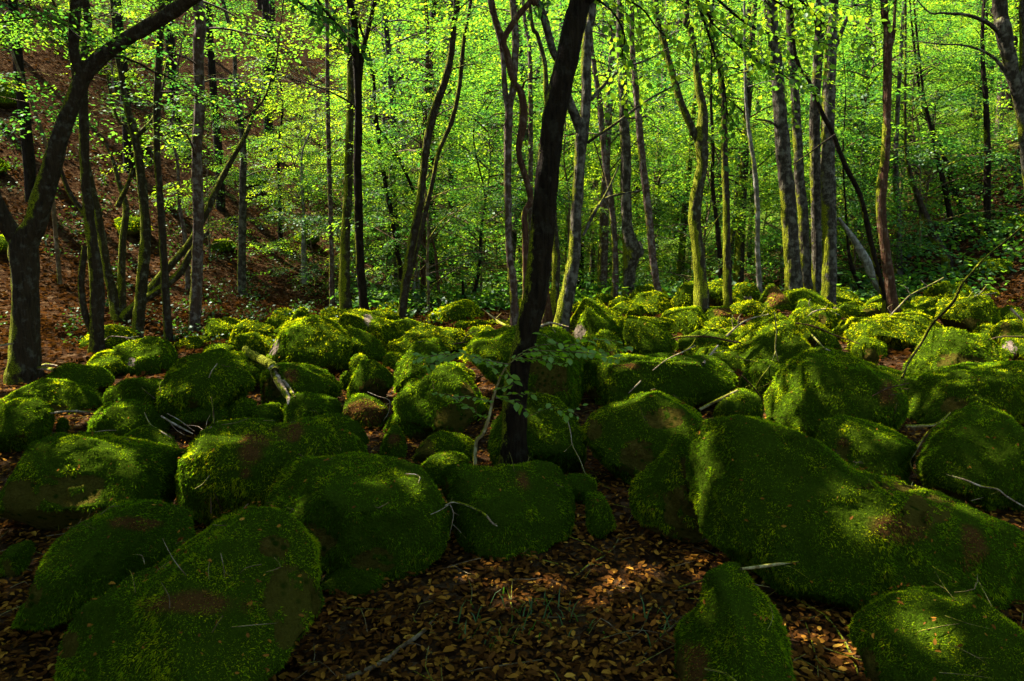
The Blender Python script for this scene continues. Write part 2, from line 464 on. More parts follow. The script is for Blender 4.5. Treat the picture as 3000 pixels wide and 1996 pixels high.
    # seen from the viewpoint the stone must fill its silhouette: fit left, right and top
    ox_, oy_, s_ = TILES[tile]; oa = np.array(outline, float); U = ox_ + oa[:, 0] / s_; Vv = oy_ + oa[:, 1] / s_
    for _ in range(3):
        dd = P + cen - [0, 0, CAM_Z]; dc = dd[:, 1] * CP - dd[:, 2] * SP; uc = dd[:, 1] * SP + dd[:, 2] * CP
        okz = dc > .3
        pu = 1500 + F * dd[okz, 0] / dc[okz]; pv = 998 - F * uc[okz] / dc[okz]
        kx = (U.max() - U.min() - 2 * .016 / Y * F) * .985 / (pu.max() - pu.min()); P[:, 0] *= kx
        cen[0] += ((U.max() + U.min()) - (pu.max() + pu.min())) / 2 / F * Y
        top = P[:, 2].max(); want = top + (pv.min() - Vv.min()) / F * Y
        kz = max(.55, want / top); P[:, 2] = np.where(P[:, 2] > 0, P[:, 2] * kz, P[:, 2])
    nrm = P / (np.linalg.norm(P, axis=1)[:, None] + 1e-9)
    # face normals
    def normals(P):
        fn = np.cross(P[Fc[:, 1]] - P[Fc[:, 0]], P[Fc[:, 2]] - P[Fc[:, 0]])
        vn = np.zeros_like(P)
        for k_ in range(3): np.add.at(vn, Fc[:, k_], fn)
        return vn / (np.linalg.norm(vn, axis=1)[:, None] + 1e-12), fn
    vn, fn = normals(P)
    Wp = P + cen
    m = vn[:, 2] + bias * .88 + 0.45 * fbm(q, 3.0, 2, seed + 4)
    m = sstep(-0.12, 0.22, m)
    pale = np.zeros(len(P)); brn = np.zeros(len(P))
    # visible side coordinates, for the bare and the brown patches that belong to each stone
    ox, oy, sc_ = TILES[tile]
    dz = Wp - [0, 0, CAM_Z]
    depthc = dz[:, 1] * CP - dz[:, 2] * SP
    up_ = dz[:, 1] * SP + dz[:, 2] * CP
    uu = (1500 + F * dz[:, 0] / np.maximum(depthc, .1) - ox) * sc_; vv = (998 - F * up_ / np.maximum(depthc, .1) - oy) * sc_
    facing = (np.einsum('ij,ij->i', vn, -dz / np.linalg.norm(dz, axis=1)[:, None]) > -0.15)
    wob = 0.75 * fbm(q, 4.5, 4, seed + 8)
    for pt in patches:
        px, py, prx, pry = pt[:4]; pl = pt[4] if len(pt) > 4 else 0.0
        e = np.sqrt(((uu - px) / prx) ** 2 + ((vv - py) / pry) ** 2) + wob
        k_ = (1 - sstep(.75, 1.10, e)) * facing
        m = m * (1 - k_) + k_ * .55 * (vnoise(q, 15.0, seed + 14) + .5 * vnoise(q, 33., seed + 15) > .42); pale = np.maximum(pale, k_ * pl)
    for px, py, prx, pry in brown:
        e = np.sqrt(((uu - px) / prx) ** 2 + ((vv - py) / pry) ** 2) + 1.4 * wob
        brn = np.maximum(brn, (1 - sstep(.6, 1.15, e)) * facing)
    # cushions of moss stand a little off the stone
    P = P + nrm * (0.020 * min(1.3, sz) * m * (0.6 + 1.0 * vnoise(q, 9.0, seed + 6) + .7 * np.abs(vnoise(q, 21.0, seed + 7))))[:, None]
    vn, fn = normals(P)
    root = obj(name, make_mesh(name, P, Fc, M_ROCK, attrs={"moss": m, "pale": pale, "brown": brn}), label=label, cat="boulder", group=group)
    root.location = cen.tolist()
    SOLID.append((P + cen, Fc))
    # fronds
    area = 0.5 * np.linalg.norm(fn, axis=1); fnn = fn / (2 * area[:, None] + 1e-12)
    cf = P[Fc].mean(1); mf = m[Fc].mean(1); bf = brn[Fc].mean(1)
    vis = np.einsum('ij,ij->i', fnn, -(cf + cen - [0, 0, CAM_Z]) / np.linalg.norm(cf + cen - [0, 0, CAM_Z], axis=1)[:, None])
    wv = np.where(vis > -0.25, 1.0, back * .5)
    wv = wv * ((cf + cen)[:, 2] > zg((cf + cen)[:, 0], (cf + cen)[:, 1]) - 0.03)
    inview = np.abs((cf + cen)[:, 0]) < .80 * (cf + cen)[:, 1] + .3
    wv = wv * np.where(inview, 1, .12)
    wt = area * wv * sstep(.25, .6, mf)
    spacing = max(0.0045, 1.40 * Y / 683)
    n = int(min(90000, wt.sum() / spacing ** 2 * fr))
    if n > 20:
        pick = r.choice(len(Fc), n, p=wt / wt.sum())
        u1 = np.sqrt(r.random(n))[:, None]; u2 = r.random(n)[:, None]
        T3 = P[Fc[pick]]; C = T3[:, 0] * (1 - u1) + T3[:, 1] * (u1 * (1 - u2)) + T3[:, 2] * (u1 * u2)
        nn = fnn[pick]
        clump = vnoise(C + off, 11.0, seed + 9) + .6 * vnoise(C + off, 26.0, seed + 10)
        ln = min(0.040, 0.008 + 0.0023 * Y) * r.uniform(.6, 1.35, n) * np.clip(1.0 + .35 * clump, .6, 1.6)
        fl = np.stack([0 * ln, 0 * ln, -1 + 0 * ln], 1)
        steep = (1 - np.clip(nn[:, 2], 0, 1))[:, None]
        tin = 0.36 + 0.20 * fbm(C + off, 1.7, 3, seed + 11) + 0.12 * vnoise(C + off, 5.0, seed + 12) + 0.17 * clump + 0.085 * r.standard_normal(n)  # clump term paints shaded gaps and lit cushions into the tint
        tin = tin + 0.10 * sstep(.1, .95, nn[:, 2]) - .06 + yellow * 1.3 + .18 * sstep(6.6, 9.0, C[:, 1] + cen[1])  # tops and far rows yellower: sunlit look put into the colour
        bb = bf[pick]; isb = r.random(n) < bb * 0.50
        tin = np.clip(tin, 0.04, 0.76); isb = isb | (r.random(n) < 0.012)
        tin = np.where(isb, r.uniform(.9, 1, n), tin)
        VV = []; NN = []; FF = []; TT = []
        base = 0
        for kb in range(2):
            d = nn * (0.62 - .25 * steep) + fl * (0.12 + .62 * steep) + 0.55 * r.standard_normal((n, 3))
            d /= np.linalg.norm(d, axis=1)[:, None]
            w = np.cross(d, r.standard_normal((n, 3))); w /= np.linalg.norm(w, axis=1)[:, None] + 1e-9
            wd = (ln * .20 + .0007 * Y)[:, None]
            p0 = C - nn * .004
            tip = p0 + d * ln[:, None] + fl * (ln * .25)[:, None]
            w = w * np.where(np.einsum('ij,ij->i', np.cross(w, d), nn) < 0, -1.0, 1.0)[:, None]
            NN.append(np.repeat(nn * .75 + .42 * r.standard_normal((n, 3)), 3, 0))
            VV.append(np.stack([p0 - w * wd * .5, p0 + w * wd * .5, tip], 1).reshape(-1, 3))
            tt = tin + .05 * kb * (~isb)
            TT.append(np.stack([tt - .12 * (~isb), tt - .12 * (~isb), tt + .04], 1).ravel())
            FF.append(np.arange(3 * n).reshape(-1, 3) + base); base += 3 * n
        obj("moss", make_mesh("moss", np.concatenate(VV), np.concatenate(FF), M_MOSS, tint=np.clip(np.concatenate(TT), 0, 1), smooth=True, normals=np.concatenate(NN)), root, kind="stuff")
        FRONDS += 2 * n
        if Y < 10:
            t_ = nn[:, 2] > .45; SURF.append((C[t_][::7] + cen, nn[t_][::7]))
    return root

B = boulder
# nearest
B("big two-humped boulder at bottom left, its right hump half bare stone", 3.0, 'D',
  [(240, 1568), (262, 1300), (300, 1170), (400, 1085), (560, 1018), (690, 1000), (800, 925), (900, 848), (1000, 800), (1120, 785), (1230, 800), (1335, 850), (1415, 920), (1460, 1030), (1492, 1200), (1470, 1330), (1390, 1420), (1300, 1510), (1240, 1620), (800, 1700), (400, 1700), (250, 1660)],
  1.0, [(1330, 1230, 110, 260), (1250, 950, 90, 90), (330, 1400, 50, 90)], [(880, 1220, 200, 50)], seed=1, rough=.5)
B("rounded boulder at lower left, directly behind the two-humped one", 3.75, 'D',
  [(60, 1230), (70, 1150), (120, 1050), (180, 960), (240, 870), (340, 800), (420, 757), (540, 742), (680, 755), (800, 790), (890, 832), (905, 890), (870, 1020), (700, 1150), (400, 1280), (200, 1270), (80, 1260)],
  .9, [(140, 1130, 60, 90)], [(620, 850, 120, 22)], seed=2, bias=.7)
B("long dark boulder at left with a bare smooth hollow under its mossy back", 4.9, 'D',
  [(-60, 640), (0, 540), (50, 465), (150, 440), (290, 430), (440, 430), (580, 455), (690, 500), (760, 560), (830, 612), (880, 662), (886, 710), (860, 765), (780, 780), (640, 790), (500, 810), (330, 825), (230, 800), (120, 750), (20, 740), (-50, 720)],
  .8, [(330, 690, 175, 95), (100, 720, 110, 100)], (), seed=3, bias=.45)
B("small dark stone in the leaves at the left edge", 3.9, 'D', [(-20, 1010), (0, 985), (60, 945), (130, 925), (175, 960), (155, 1040), (60, 1080), (-20, 1080)], .8, (), (), seed=4, bias=.2)
B("wide smooth-backed boulder left of centre, bare olive stone low in front", 4.35, 'G',
  [(603, 1120), (615, 1090), (650, 1068), (720, 1052), (800, 1050), (880, 1068), (950, 1108), (1000, 1158), (1032, 1205), (1042, 1250), (1005, 1285), (930, 1312), (830, 1300), (760, 1285), (715, 1260), (650, 1205), (610, 1160)],
  .85, [(700, 1240, 95, 48), (850, 1290, 60, 22)], (), seed=5, bias=.62)
B("low dark stone under the wide smooth-backed boulder", 3.9, 'G', [(735, 1310), (770, 1295), (830, 1285), (885, 1308), (897, 1345), (850, 1360), (770, 1350)], .9, (), (), seed=6, bias=.35)
B("flat-topped block in front of the black trunk's foot, a pale twig across it", 4.65, 'E',
  [(443, 650), (458, 605), (520, 585), (640, 570), (760, 562), (860, 562), (930, 590), (985, 650), (1040, 710), (1085, 765), (1078, 820), (1020, 900), (910, 950), (800, 990), (690, 1010), (615, 1000), (590, 920), (555, 820), (480, 745), (448, 695)],
  .85, [(490, 700, 28, 60)], [(830, 650, 30, 50)], seed=7, box=.8, bias=.85)
B("small low boulder leaning on the right of the flat-topped block", 5.0, 'E', [(985, 660), (1010, 625), (1060, 613), (1140, 625), (1185, 665), (1190, 710), (1150, 740), (1080, 745), (1010, 710)], .9, (), (), seed=8)
B("small lumpy dark stone at the edge of the leaf clearing, near the centre", 4.6, 'E', [(1110, 770), (1125, 720), (1180, 700), (1230, 745), (1262, 790), (1268, 850), (1230, 905), (1165, 895), (1125, 850)], .9, (), (), seed=9)
B("dark boulder with a bare brown face, pressed against the giant's left side", 4.75, 'G',
  [(1448, 1150), (1450, 1115), (1480, 1080), (1530, 1038), (1580, 1005), (1640, 1000), (1680, 1040), (1680, 1200), (1650, 1280), (1600, 1285), (1530, 1262), (1475, 1230), (1450, 1195)],
  .8, [(1590, 1185, 92, 105)], (), seed=10, bias=.7)
B("giant boulder at lower right with a bare brown patch on its long right shoulder", 4.15, 'F',
  [(18, 500), (60, 425), (130, 400), (250, 395), (300, 372), (400, 378), (530, 398), (590, 440), (650, 470), (700, 530), (800, 590), (950, 650), (1100, 690), (1220, 732), (1300, 770), (1420, 812), (1560, 900), (1660, 1010), (1660, 1120), (1500, 1165), (1320, 1175), (1200, 1200), (1000, 1245), (850, 1268), (680, 1255), (560, 1200), (450, 1110), (380, 1052), (220, 1045), (130, 960), (90, 880), (55, 720), (30, 600)],
  .62, [(1100, 790, 150, 85), (560, 412, 60, 18), (1000, 680, 200, 28)], [(1010, 860, 170, 80), (1290, 950, 50, 120)], seed=12, box=.05, bias=.95, rough=.45)
B("cone-shaped boulder at the bottom, right of centre, in front of the giant one", 2.95, 'G',
  [(1547, 1580), (1558, 1480), (1595, 1390), (1640, 1330), (1690, 1303), (1740, 1320), (1792, 1372), (1825, 1450), (1845, 1530), (1835, 1620), (1700, 1680), (1560, 1660)],
  .95, [(1560, 1540, 20, 60)], [(1600, 1520, 30, 40)], seed=11, bias=.8)
B("broad low boulder in the bottom right corner", 2.95, 'G',
  [(1955, 1500), (2000, 1440), (2100, 1400), (2200, 1370), (2300, 1360), (2400, 1368), (2480, 1420), (2520, 1520), (2480, 1640), (2300, 1700), (2050, 1680), (1965, 1590)],
  .85, [(1985, 1545, 45, 60)], (), seed=13, bias=.75)
B("tall dark boulder at the right edge with a lichened twig on its left", 5.25, 'C',
  [(1600, 1350), (1640, 1230), (1700, 1120), (1780, 1040), (1880, 960), (2000, 915), (2120, 900), (2200, 930), (2300, 985), (2420, 1080), (2520, 1300), (2480, 1500), (2300, 1580), (1900, 1560), (1650, 1500), (1602, 1420)],
  .8, [(1800, 1540, 120, 50)], (), seed=14, bias=.75)
B("boulder just behind the giant one's sloping back, right of its top", 5.3, 'C',
  [(880, 1120), (960, 1082), (1130, 1050), (1280, 1010), (1420, 1000), (1510, 1030), (1580, 1090), (1625, 1180), (1625, 1320), (1590, 1430), (1400, 1450), (1250, 1400), (1080, 1320), (950, 1220)],
  .75, [(1110, 1230, 45, 60)], [(1110, 1180, 50, 50)], seed=15, bias=.8)
B("little mossy knob peeping over the giant boulder's slope", 4.95, 'C', [(1430, 1440), (1450, 1412), (1500, 1405), (1600, 1448), (1650, 1492), (1600, 1530), (1480, 1520)], .9, (), (), seed=16)
B("small stone at the right edge among twigs and leaves", 4.5, 'C', [(2230, 1560), (2290, 1520), (2400, 1500), (2500, 1560), (2500, 1640), (2300, 1650)], .9, (), (), seed=17)
# middle right
B("large even cone of a boulder right of centre, wholly green", 6.3, 'C',
  [(555, 1020), (600, 920), (690, 800), (780, 690), (850, 620), (950, 560), (1050, 525), (1140, 532), (1250, 600), (1380, 660), (1500, 730), (1535, 830), (1550, 1010), (1400, 1060), (1150, 1110), (900, 1120), (700, 1080), (580, 1050)],
  .85, (), [(1400, 850, 60, 90)], seed=18, bias=1.0, rough=.5)
B("long dark boulder lying across the right edge, in front of a dome-shaped one", 6.7, 'C',
  [(1528, 850), (1560, 780), (1640, 730), (1800, 700), (2000, 670), (2200, 640), (2354, 612), (2500, 615), (2640, 740), (2560, 960), (2300, 1000), (2100, 1000), (1850, 1030), (1600, 1050), (1550, 960)],
  .7, [(1830, 900, 120, 50)], (), seed=19, bias=.7)
B("dark dome-shaped boulder at right behind the leaning bare branch's foot", 7.9, 'C',
  [(1508, 700), (1560, 600), (1640, 500), (1720, 410), (1820, 385), (1960, 395), (2100, 450), (2200, 530), (2285, 605), (2250, 680), (2000, 720), (1750, 740), (1560, 750)],
  .8, [(1930, 610, 160, 60)], [(1870, 590, 60, 30)], seed=20, bias=.6)
B("mid-size boulder tucked behind the large green cone's left flank", 7.0, 'C',
  [(385, 780), (470, 690), (560, 620), (680, 610), (780, 622), (830, 660), (800, 780), (700, 880), (560, 890), (460, 820)], .8, (), (), seed=21, bias=.9)
B("narrow slab leaning on the large green cone's left side", 6.6, 'C', [(600, 850), (640, 740), (700, 670), (780, 635), (830, 650), (800, 760), (700, 850), (640, 900)], .6, (), (), seed=22, bias=.9)
B("small lozenge-shaped boulder beside the thick olive stick, right of centre", 6.1, 'C',
  [(205, 980), (240, 930), (280, 880), (400, 800), (470, 808), (540, 860), (566, 920), (545, 1000), (400, 1050), (260, 1065), (215, 1030)], .8, (), (), seed=23, bias=.95, yellow=.04)
B("pyramid boulder right of centre with a long twig hanging down its middle", 8.2, 'C',
  [(290, 660), (350, 545), (440, 460), (500, 400), (540, 320), (620, 285), (720, 290), (800, 345), (900, 450), (988, 545), (900, 610), (800, 630), (700, 640), (560, 680), (400, 745), (330, 730)], .85, (), (), seed=24, bias=.9, yellow=.03)
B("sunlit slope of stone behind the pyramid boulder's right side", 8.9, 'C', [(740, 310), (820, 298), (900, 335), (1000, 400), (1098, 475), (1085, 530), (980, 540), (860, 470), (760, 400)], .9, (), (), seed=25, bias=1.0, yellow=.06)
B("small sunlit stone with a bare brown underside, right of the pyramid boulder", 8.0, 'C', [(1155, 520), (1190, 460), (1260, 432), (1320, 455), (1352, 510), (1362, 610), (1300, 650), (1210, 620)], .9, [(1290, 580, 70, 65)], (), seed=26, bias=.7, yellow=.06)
B("broad flat mound in dappled sun at right, behind the leaning bare branch", 9.4, 'C',
  [(1025, 410), (1100, 340), (1180, 308), (1300, 290), (1450, 288), (1620, 308), (1760, 355), (1910, 400), (1860, 480), (1700, 560), (1600, 640), (1500, 710), (1410, 680), (1380, 580), (1300, 520), (1150, 470), (1050, 440)], .9, [(1480, 590, 50, 40, .8)], (), seed=27, bias=.9, yellow=.08)
B("long low dark boulder in the back row, right of the four grey trunks", 11.6, 'C', [(1088, 310), (1110, 240), (1230, 205), (1400, 195), (1560, 203), (1668, 235), (1620, 290), (1400, 330), (1200, 350), (1110, 345)], .8, [(1300, 260, 90, 30)], (), seed=28, bias=.5)
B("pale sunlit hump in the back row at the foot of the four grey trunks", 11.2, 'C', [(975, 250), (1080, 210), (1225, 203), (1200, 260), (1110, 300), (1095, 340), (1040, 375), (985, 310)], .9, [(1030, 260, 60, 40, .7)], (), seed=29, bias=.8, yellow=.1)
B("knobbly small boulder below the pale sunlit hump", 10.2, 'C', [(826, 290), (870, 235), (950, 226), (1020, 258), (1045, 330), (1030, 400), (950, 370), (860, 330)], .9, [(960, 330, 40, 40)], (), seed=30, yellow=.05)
B("small flat boulder behind the dappled mound, towards its right", 10.6, 'C', [(1490, 280), (1560, 240), (1650, 238), (1742, 278), (1720, 320), (1560, 320)], .9, (), (), seed=31)
B("round sunlit boulder at right with a dark brown bare base", 9.8, 'C',
  [(1745, 310), (1800, 270), (1870, 212), (1950, 170), (2040, 168), (2130, 205), (2200, 265), (2232, 315), (2180, 380), (2090, 430), (1950, 430), (1820, 380)], .85, [(2040, 385, 160, 65)], (), seed=32, bias=.65, yellow=.08)
B("sunlit rounded stone directly behind the round one with the brown base", 11.0, 'C', [(1745, 280), (1790, 212), (1865, 152), (1960, 143), (2020, 190), (1900, 260), (1800, 300)], .9, (), (), seed=33, yellow=.1)
B("bulky boulder in the back row at the far right edge", 12.0, 'C', [(2170, 250), (2280, 190), (2400, 165), (2500, 240), (2400, 300), (2210, 300)], .9, (), (), seed=34, yellow=.06)
B("shadowed stone on the right bank under pale twigs", 12.6, 'C', [(2020, 190), (2050, 140), (2130, 115), (2230, 140), (2260, 200), (2180, 240), (2060, 220)], .9, (), (), seed=35)
B("bare grey rock lying flat on the right bank", 14.2, 'C', [(1750, 95), (1790, 65), (1860, 48), (1950, 52), (2035, 98), (1990, 125), (1850, 130), (1770, 120)], .9, (), (), seed=36, bias=-.6, name="rock")
B("sunlit boulder at the right edge below the bare pale stick", 9.2, 'C', [(2110, 450), (2150, 390), (2200, 345), (2300, 325), (2450, 320), (2480, 400), (2400, 470), (2250, 475)], .9, [(2230, 400, 35, 50)], (), seed=37, yellow=.1)
B("stone at the right edge with a naked pink-white sunlit face", 8.5, 'C', [(2190, 530), (2220, 470), (2300, 455), (2420, 470), (2450, 580), (2380, 640), (2280, 620)], .9, [(2245, 540, 70, 70, 1)], (), seed=38, yellow=.08)
# back right pile
B("middle hump of the mossy pile in the back row, right of centre", 12.0, 'C', [(0, 190), (60, 120), (150, 78), (240, 48), (320, 55), (390, 100), (440, 160), (400, 220), (300, 260), (120, 280), (10, 260)], .9, [(330, 175, 40, 25, .6)], (), seed=39, yellow=.04)
B("dark right shoulder of the mossy pile in the back row", 12.5, 'C', [(350, 110), (370, 70), (450, 66), (530, 95), (560, 150), (545, 220), (450, 230), (380, 180)], .9, [(430, 180, 50, 25, .8)], (), seed=40)
B("brownish upright stone closing the mossy pile on its right", 11.6, 'C', [(515, 200), (550, 125), (600, 78), (680, 110), (735, 200), (795, 295), (720, 320), (600, 300)], .9, (), [(640, 170, 90, 70)], seed=41)
B("small left lobe of the mossy pile, at the foot of the swollen forked trunk", 12.2, 'C', [(-30, 110), (10, 68), (60, 60), (135, 92), (100, 150), (0, 170)], .9, (), (), seed=42)
B("bright yellow-green strip of stone just below the mossy pile", 11.0, 'C', [(305, 235), (360, 190), (450, 198), (560, 240), (650, 292), (500, 330), (370, 300)], .9, (), (), seed=43, yellow=.12)
B("low stone with a leafy weed, left of the bright strip", 10.5, 'C', [(110, 280), (190, 236), (290, 230), (345, 280), (365, 330), (260, 370), (150, 345)], .9, (), [(290, 270, 60, 30)], seed=44)
B("smooth olive mound in the sun left of the low stone with a weed", 9.9, 'C', [(-160, 350), (-90, 262), (0, 235), (90, 230), (150, 290), (205, 365), (160, 440), (60, 480), (0, 480), (-110, 450)], .9, (), (), seed=45, yellow=.08, bias=.9)
B("flat stone with a shaded hollow beneath, under crossing dry sticks", 9.0, 'C', [(-60, 560), (0, 500), (80, 450), (200, 418), (330, 388), (430, 380), (492, 400), (440, 480), (360, 560), (290, 650), (120, 660), (-40, 640)], .8, [(220, 560, 130, 80)], (), seed=46, bias=.55)
B("tall boulder with a lit left face, back row just right of the black trunk", 8.7, 'B',
  [(1525, 420), (1560, 350), (1600, 295), (1660, 220), (1740, 180), (1820, 200), (1900, 250), (1980, 290), (2000, 400), (2000, 520), (1900, 600), (1750, 600), (1600, 500)], .8, [(1650, 400, 45, 60, .7)], [(1570, 400, 40, 40)], seed=47, yellow=.05)
B("dark right half leaning on the tall boulder with the lit face", 8.4, 'B', [(1940, 400), (1960, 320), (2020, 298), (2120, 335), (2230, 420), (2300, 520), (2315, 570), (2230, 620), (2080, 620), (1980, 560)], .85, (), (), seed=48, bias=.8)
B("small boulder with a sunny crown in front of the tall lit one", 7.9, 'B', [(1675, 540), (1690, 490), (1730, 440), (1800, 400), (1880, 393), (1945, 450), (1992, 540), (1985, 620), (1850, 660), (1720, 640)], .9, (), [(1830, 590, 90, 50)], seed=49, yellow=.05)
B("low stone behind the small sunny-crowned boulder, right of the black trunk", 9.4, 'B', [(1980, 300), (2100, 308), (2230, 312), (2310, 335), (2260, 400), (2120, 380)], .9, (), (), seed=50, yellow=.1)
B("sunlit boulder under the mossy pile's left end, seen over the tall lit one", 11.8, 'B', [(2255, 290), (2270, 200), (2300, 120), (2345, 72), (2430, 60), (2500, 130), (2440, 240), (2320, 320)], .9, (), (), seed=51, yellow=.1)
B("large flat slab with leaves on top, right of the black trunk in the middle row", 7.3, 'B',
  [(1640, 760), (1665, 700), (1720, 668), (1800, 640), (1950, 600), (2100, 575), (2250, 567), (2400, 588), (2600, 603), (2710, 650), (2738, 720), (2700, 810), (2550, 900), (2350, 930), (2000, 900), (1750, 880), (1660, 830)],
  .75, [(1740, 830, 80, 50)], [(1950, 650, 90, 18)], seed=52, bias=.75, box=.3)
B("angular boulder right of the black trunk, a mossy ridge running down its bare face", 5.7, 'B',
  [(1655, 1020), (1665, 925), (1715, 872), (1850, 850), (1960, 828), (2060, 838), (2120, 865), (2354, 905), (2500, 955), (2562, 1030), (2450, 1120), (2380, 1250), (2250, 1380), (2100, 1440), (1900, 1435), (1790, 1350), (1740, 1240), (1690, 1120)],
  .7, [(2070, 1240, 130, 140), (1750, 1090, 60, 90), (2250, 1020, 130, 70)], (), seed=53, bias=.8, box=.4)
# around the black trunk
B("plump boulder right behind the foot of the black trunk", 6.1, 'B',
  [(1005, 1200), (1030, 1100), (1080, 1000), (1180, 900), (1280, 850), (1400, 850), (1500, 900), (1590, 970), (1650, 1060), (1692, 1150), (1695, 1260), (1640, 1360), (1540, 1390), (1300, 1360), (1100, 1340), (1020, 1280)], .75, (), (), seed=54, bias=.95, yellow=.04)
B("big block behind the black trunk, its left side strung with yellow lit moss", 7.3, 'B',
  [(850, 620), (858, 500), (890, 450), (1000, 420), (1100, 390), (1250, 378), (1400, 395), (1540, 440), (1625, 520), (1665, 600), (1688, 700), (1650, 810), (1630, 910), (1450, 930), (1280, 900), (1100, 900), (950, 850), (870, 740)],
  .8, [(1430, 740, 170, 140), (1090, 800, 40, 60, .6)], (), seed=55, box=.7, bias=.95, yellow=.03)
B("arched boulder with a deep dark hollow beneath, left of the black trunk", 6.7, 'B',
  [(345, 950), (350, 880), (400, 780), (500, 700), (600, 652), (740, 638), (860, 658), (920, 720), (952, 800), (965, 900), (985, 1000), (940, 1120), (700, 1150), (500, 1050), (370, 980)],
  .7, [(820, 1000, 150, 200), (880, 800, 70, 60)], (), seed=56, bias=.6)
B("dark leaning boulder between the arched one and the sunny back rows", 7.5, 'B', [(355, 840), (365, 720), (430, 620), (520, 575), (570, 520), (640, 458), (705, 455), (755, 490), (750, 570), (640, 640), (500, 760), (400, 840)], .8, (), (), seed=57, bias=.8)
B("smooth egg-shaped stone propped in front of the arched boulder", 6.0, 'B', [(285, 1030), (380, 958), (480, 898), (560, 862), (625, 865), (682, 910), (702, 1000), (692, 1070), (600, 1120), (480, 1130), (360, 1090)], .85, [(560, 1120, 120, 25)], (), seed=58, bias=.85)
B("boulder with a sunlit left rim and bare shaded front, left of the arched one", 7.1, 'B', [(25, 870), (35, 780), (100, 700), (180, 632), (240, 598), (310, 612), (372, 680), (370, 760), (345, 850), (200, 880), (80, 890)], .85, [(210, 790, 110, 70)], (), seed=59, bias=.7)
B("small rounded boulder with rusty brown sunlit moss and dry twigs", 6.3, 'B', [(0, 940), (45, 872), (130, 833), (240, 840), (312, 872), (335, 940), (285, 1015), (160, 1060), (50, 1040)], .9, (), [(150, 950, 170, 120)], seed=60, bias=.9)
B("short stubby boulder below the egg-shaped stone", 5.6, 'B', [(248, 1080), (330, 1048), (400, 1080), (460, 1140), (458, 1250), (410, 1370), (320, 1390), (270, 1290), (248, 1160)], .9, [(270, 1290, 30, 60)], [(360, 1150, 50, 40)], seed=61)
B("low shadowed boulder between the egg-shaped stone and the black trunk", 6.0, 'B', [(478, 1220), (550, 1130), (690, 1095), (820, 1098), (905, 1145), (942, 1195), (920, 1270), (700, 1310), (540, 1320)], .8, [(560, 1210, 90, 70)], (), seed=62)
B("small sunny-topped stone behind the flat-topped central block", 5.25, 'B', [(505, 1370), (550, 1300), (640, 1248), (750, 1233), (860, 1258), (915, 1320), (870, 1400), (720, 1430), (560, 1440)], .9, (), (), seed=63, bias=.9, yellow=.05)
B("tiny bright stone in the gap left of the black trunk", 6.4, 'B', [(1025, 1060), (1035, 1020), (1080, 1008), (1110, 1030), (1110, 1090), (1050, 1100)], .9, (), (), seed=64, yellow=.1)
B("sunlit boulder with a pinkish bare stripe down its top, centre left back row", 9.5, 'B', [(-60, 400), (0, 320), (50, 275), (130, 260), (200, 267), (280, 300), (340, 370), (395, 460), (412, 525), (300, 560), (150, 520), (0, 480)], .85, [(180, 330, 22, 60, .9), (400, 490, 25, 25, .6)], (), seed=65, bias=.9, yellow=.08)
B("dark rounded boulder in front of the one with the pinkish stripe", 8.7, 'B', [(-40, 440), (0, 388), (80, 370), (160, 400), (240, 470), (312, 540), (315, 610), (200, 640), (60, 620), (-40, 540)], .85, (), (), seed=66, bias=.8)
B("small stone below the dark rounded boulder, centre left", 7.9, 'B', [(50, 610), (70, 570), (130, 558), (205, 595), (222, 650), (150, 690), (70, 680)], .9, (), (), seed=67)
B("little stone wedged low beside the two-toned boulder", 7.4, 'B', [(-20, 760), (0, 700), (40, 675), (80, 710), (70, 780), (0, 800)], .9, (), (), seed=68)
B("long sunlit boulder stretching diagonally, left of the black trunk", 9.1, 'B', [(285, 620), (330, 540), (430, 478), (520, 418), (600, 373), (700, 360), (800, 378), (880, 400), (902, 445), (820, 510), (620, 560), (500, 620), (400, 660)], .8, (), (), seed=69, bias=.9, yellow=.1)
B("small smooth hump behind the long diagonal boulder's left end", 10.2, 'B', [(370, 420), (440, 368), (520, 362), (555, 400), (520, 460), (420, 490)], .9, (), (), seed=70, yellow=.08)
B("flat boulder in the centre back row, at the foot of the curved trunk", 11.6, 'B', [(500, 370), (600, 330), (720, 318), (820, 340), (830, 380), (700, 410), (540, 410)], .9, (), (), seed=71, yellow=.06)
B("flat boulder in the centre back row, next right along from the curved trunk's foot", 11.0, 'B', [(750, 370), (860, 328), (980, 325), (1060, 370), (1040, 430), (900, 430), (790, 410)], .9, (), (), seed=72, yellow=.05)
B("sunny flat stone touching the pale forking trunk", 11.2, 'B', [(990, 345), (1080, 318), (1160, 330), (1180, 385), (1080, 410), (1010, 390)], .9, (), (), seed=73, yellow=.12)
B("little dome between the long diagonal boulder and the big block", 9.2, 'B', [(940, 430), (960, 390), (1015, 368), (1072, 392), (1080, 450), (1000, 480)], .9, (), (), seed=74, yellow=.04)
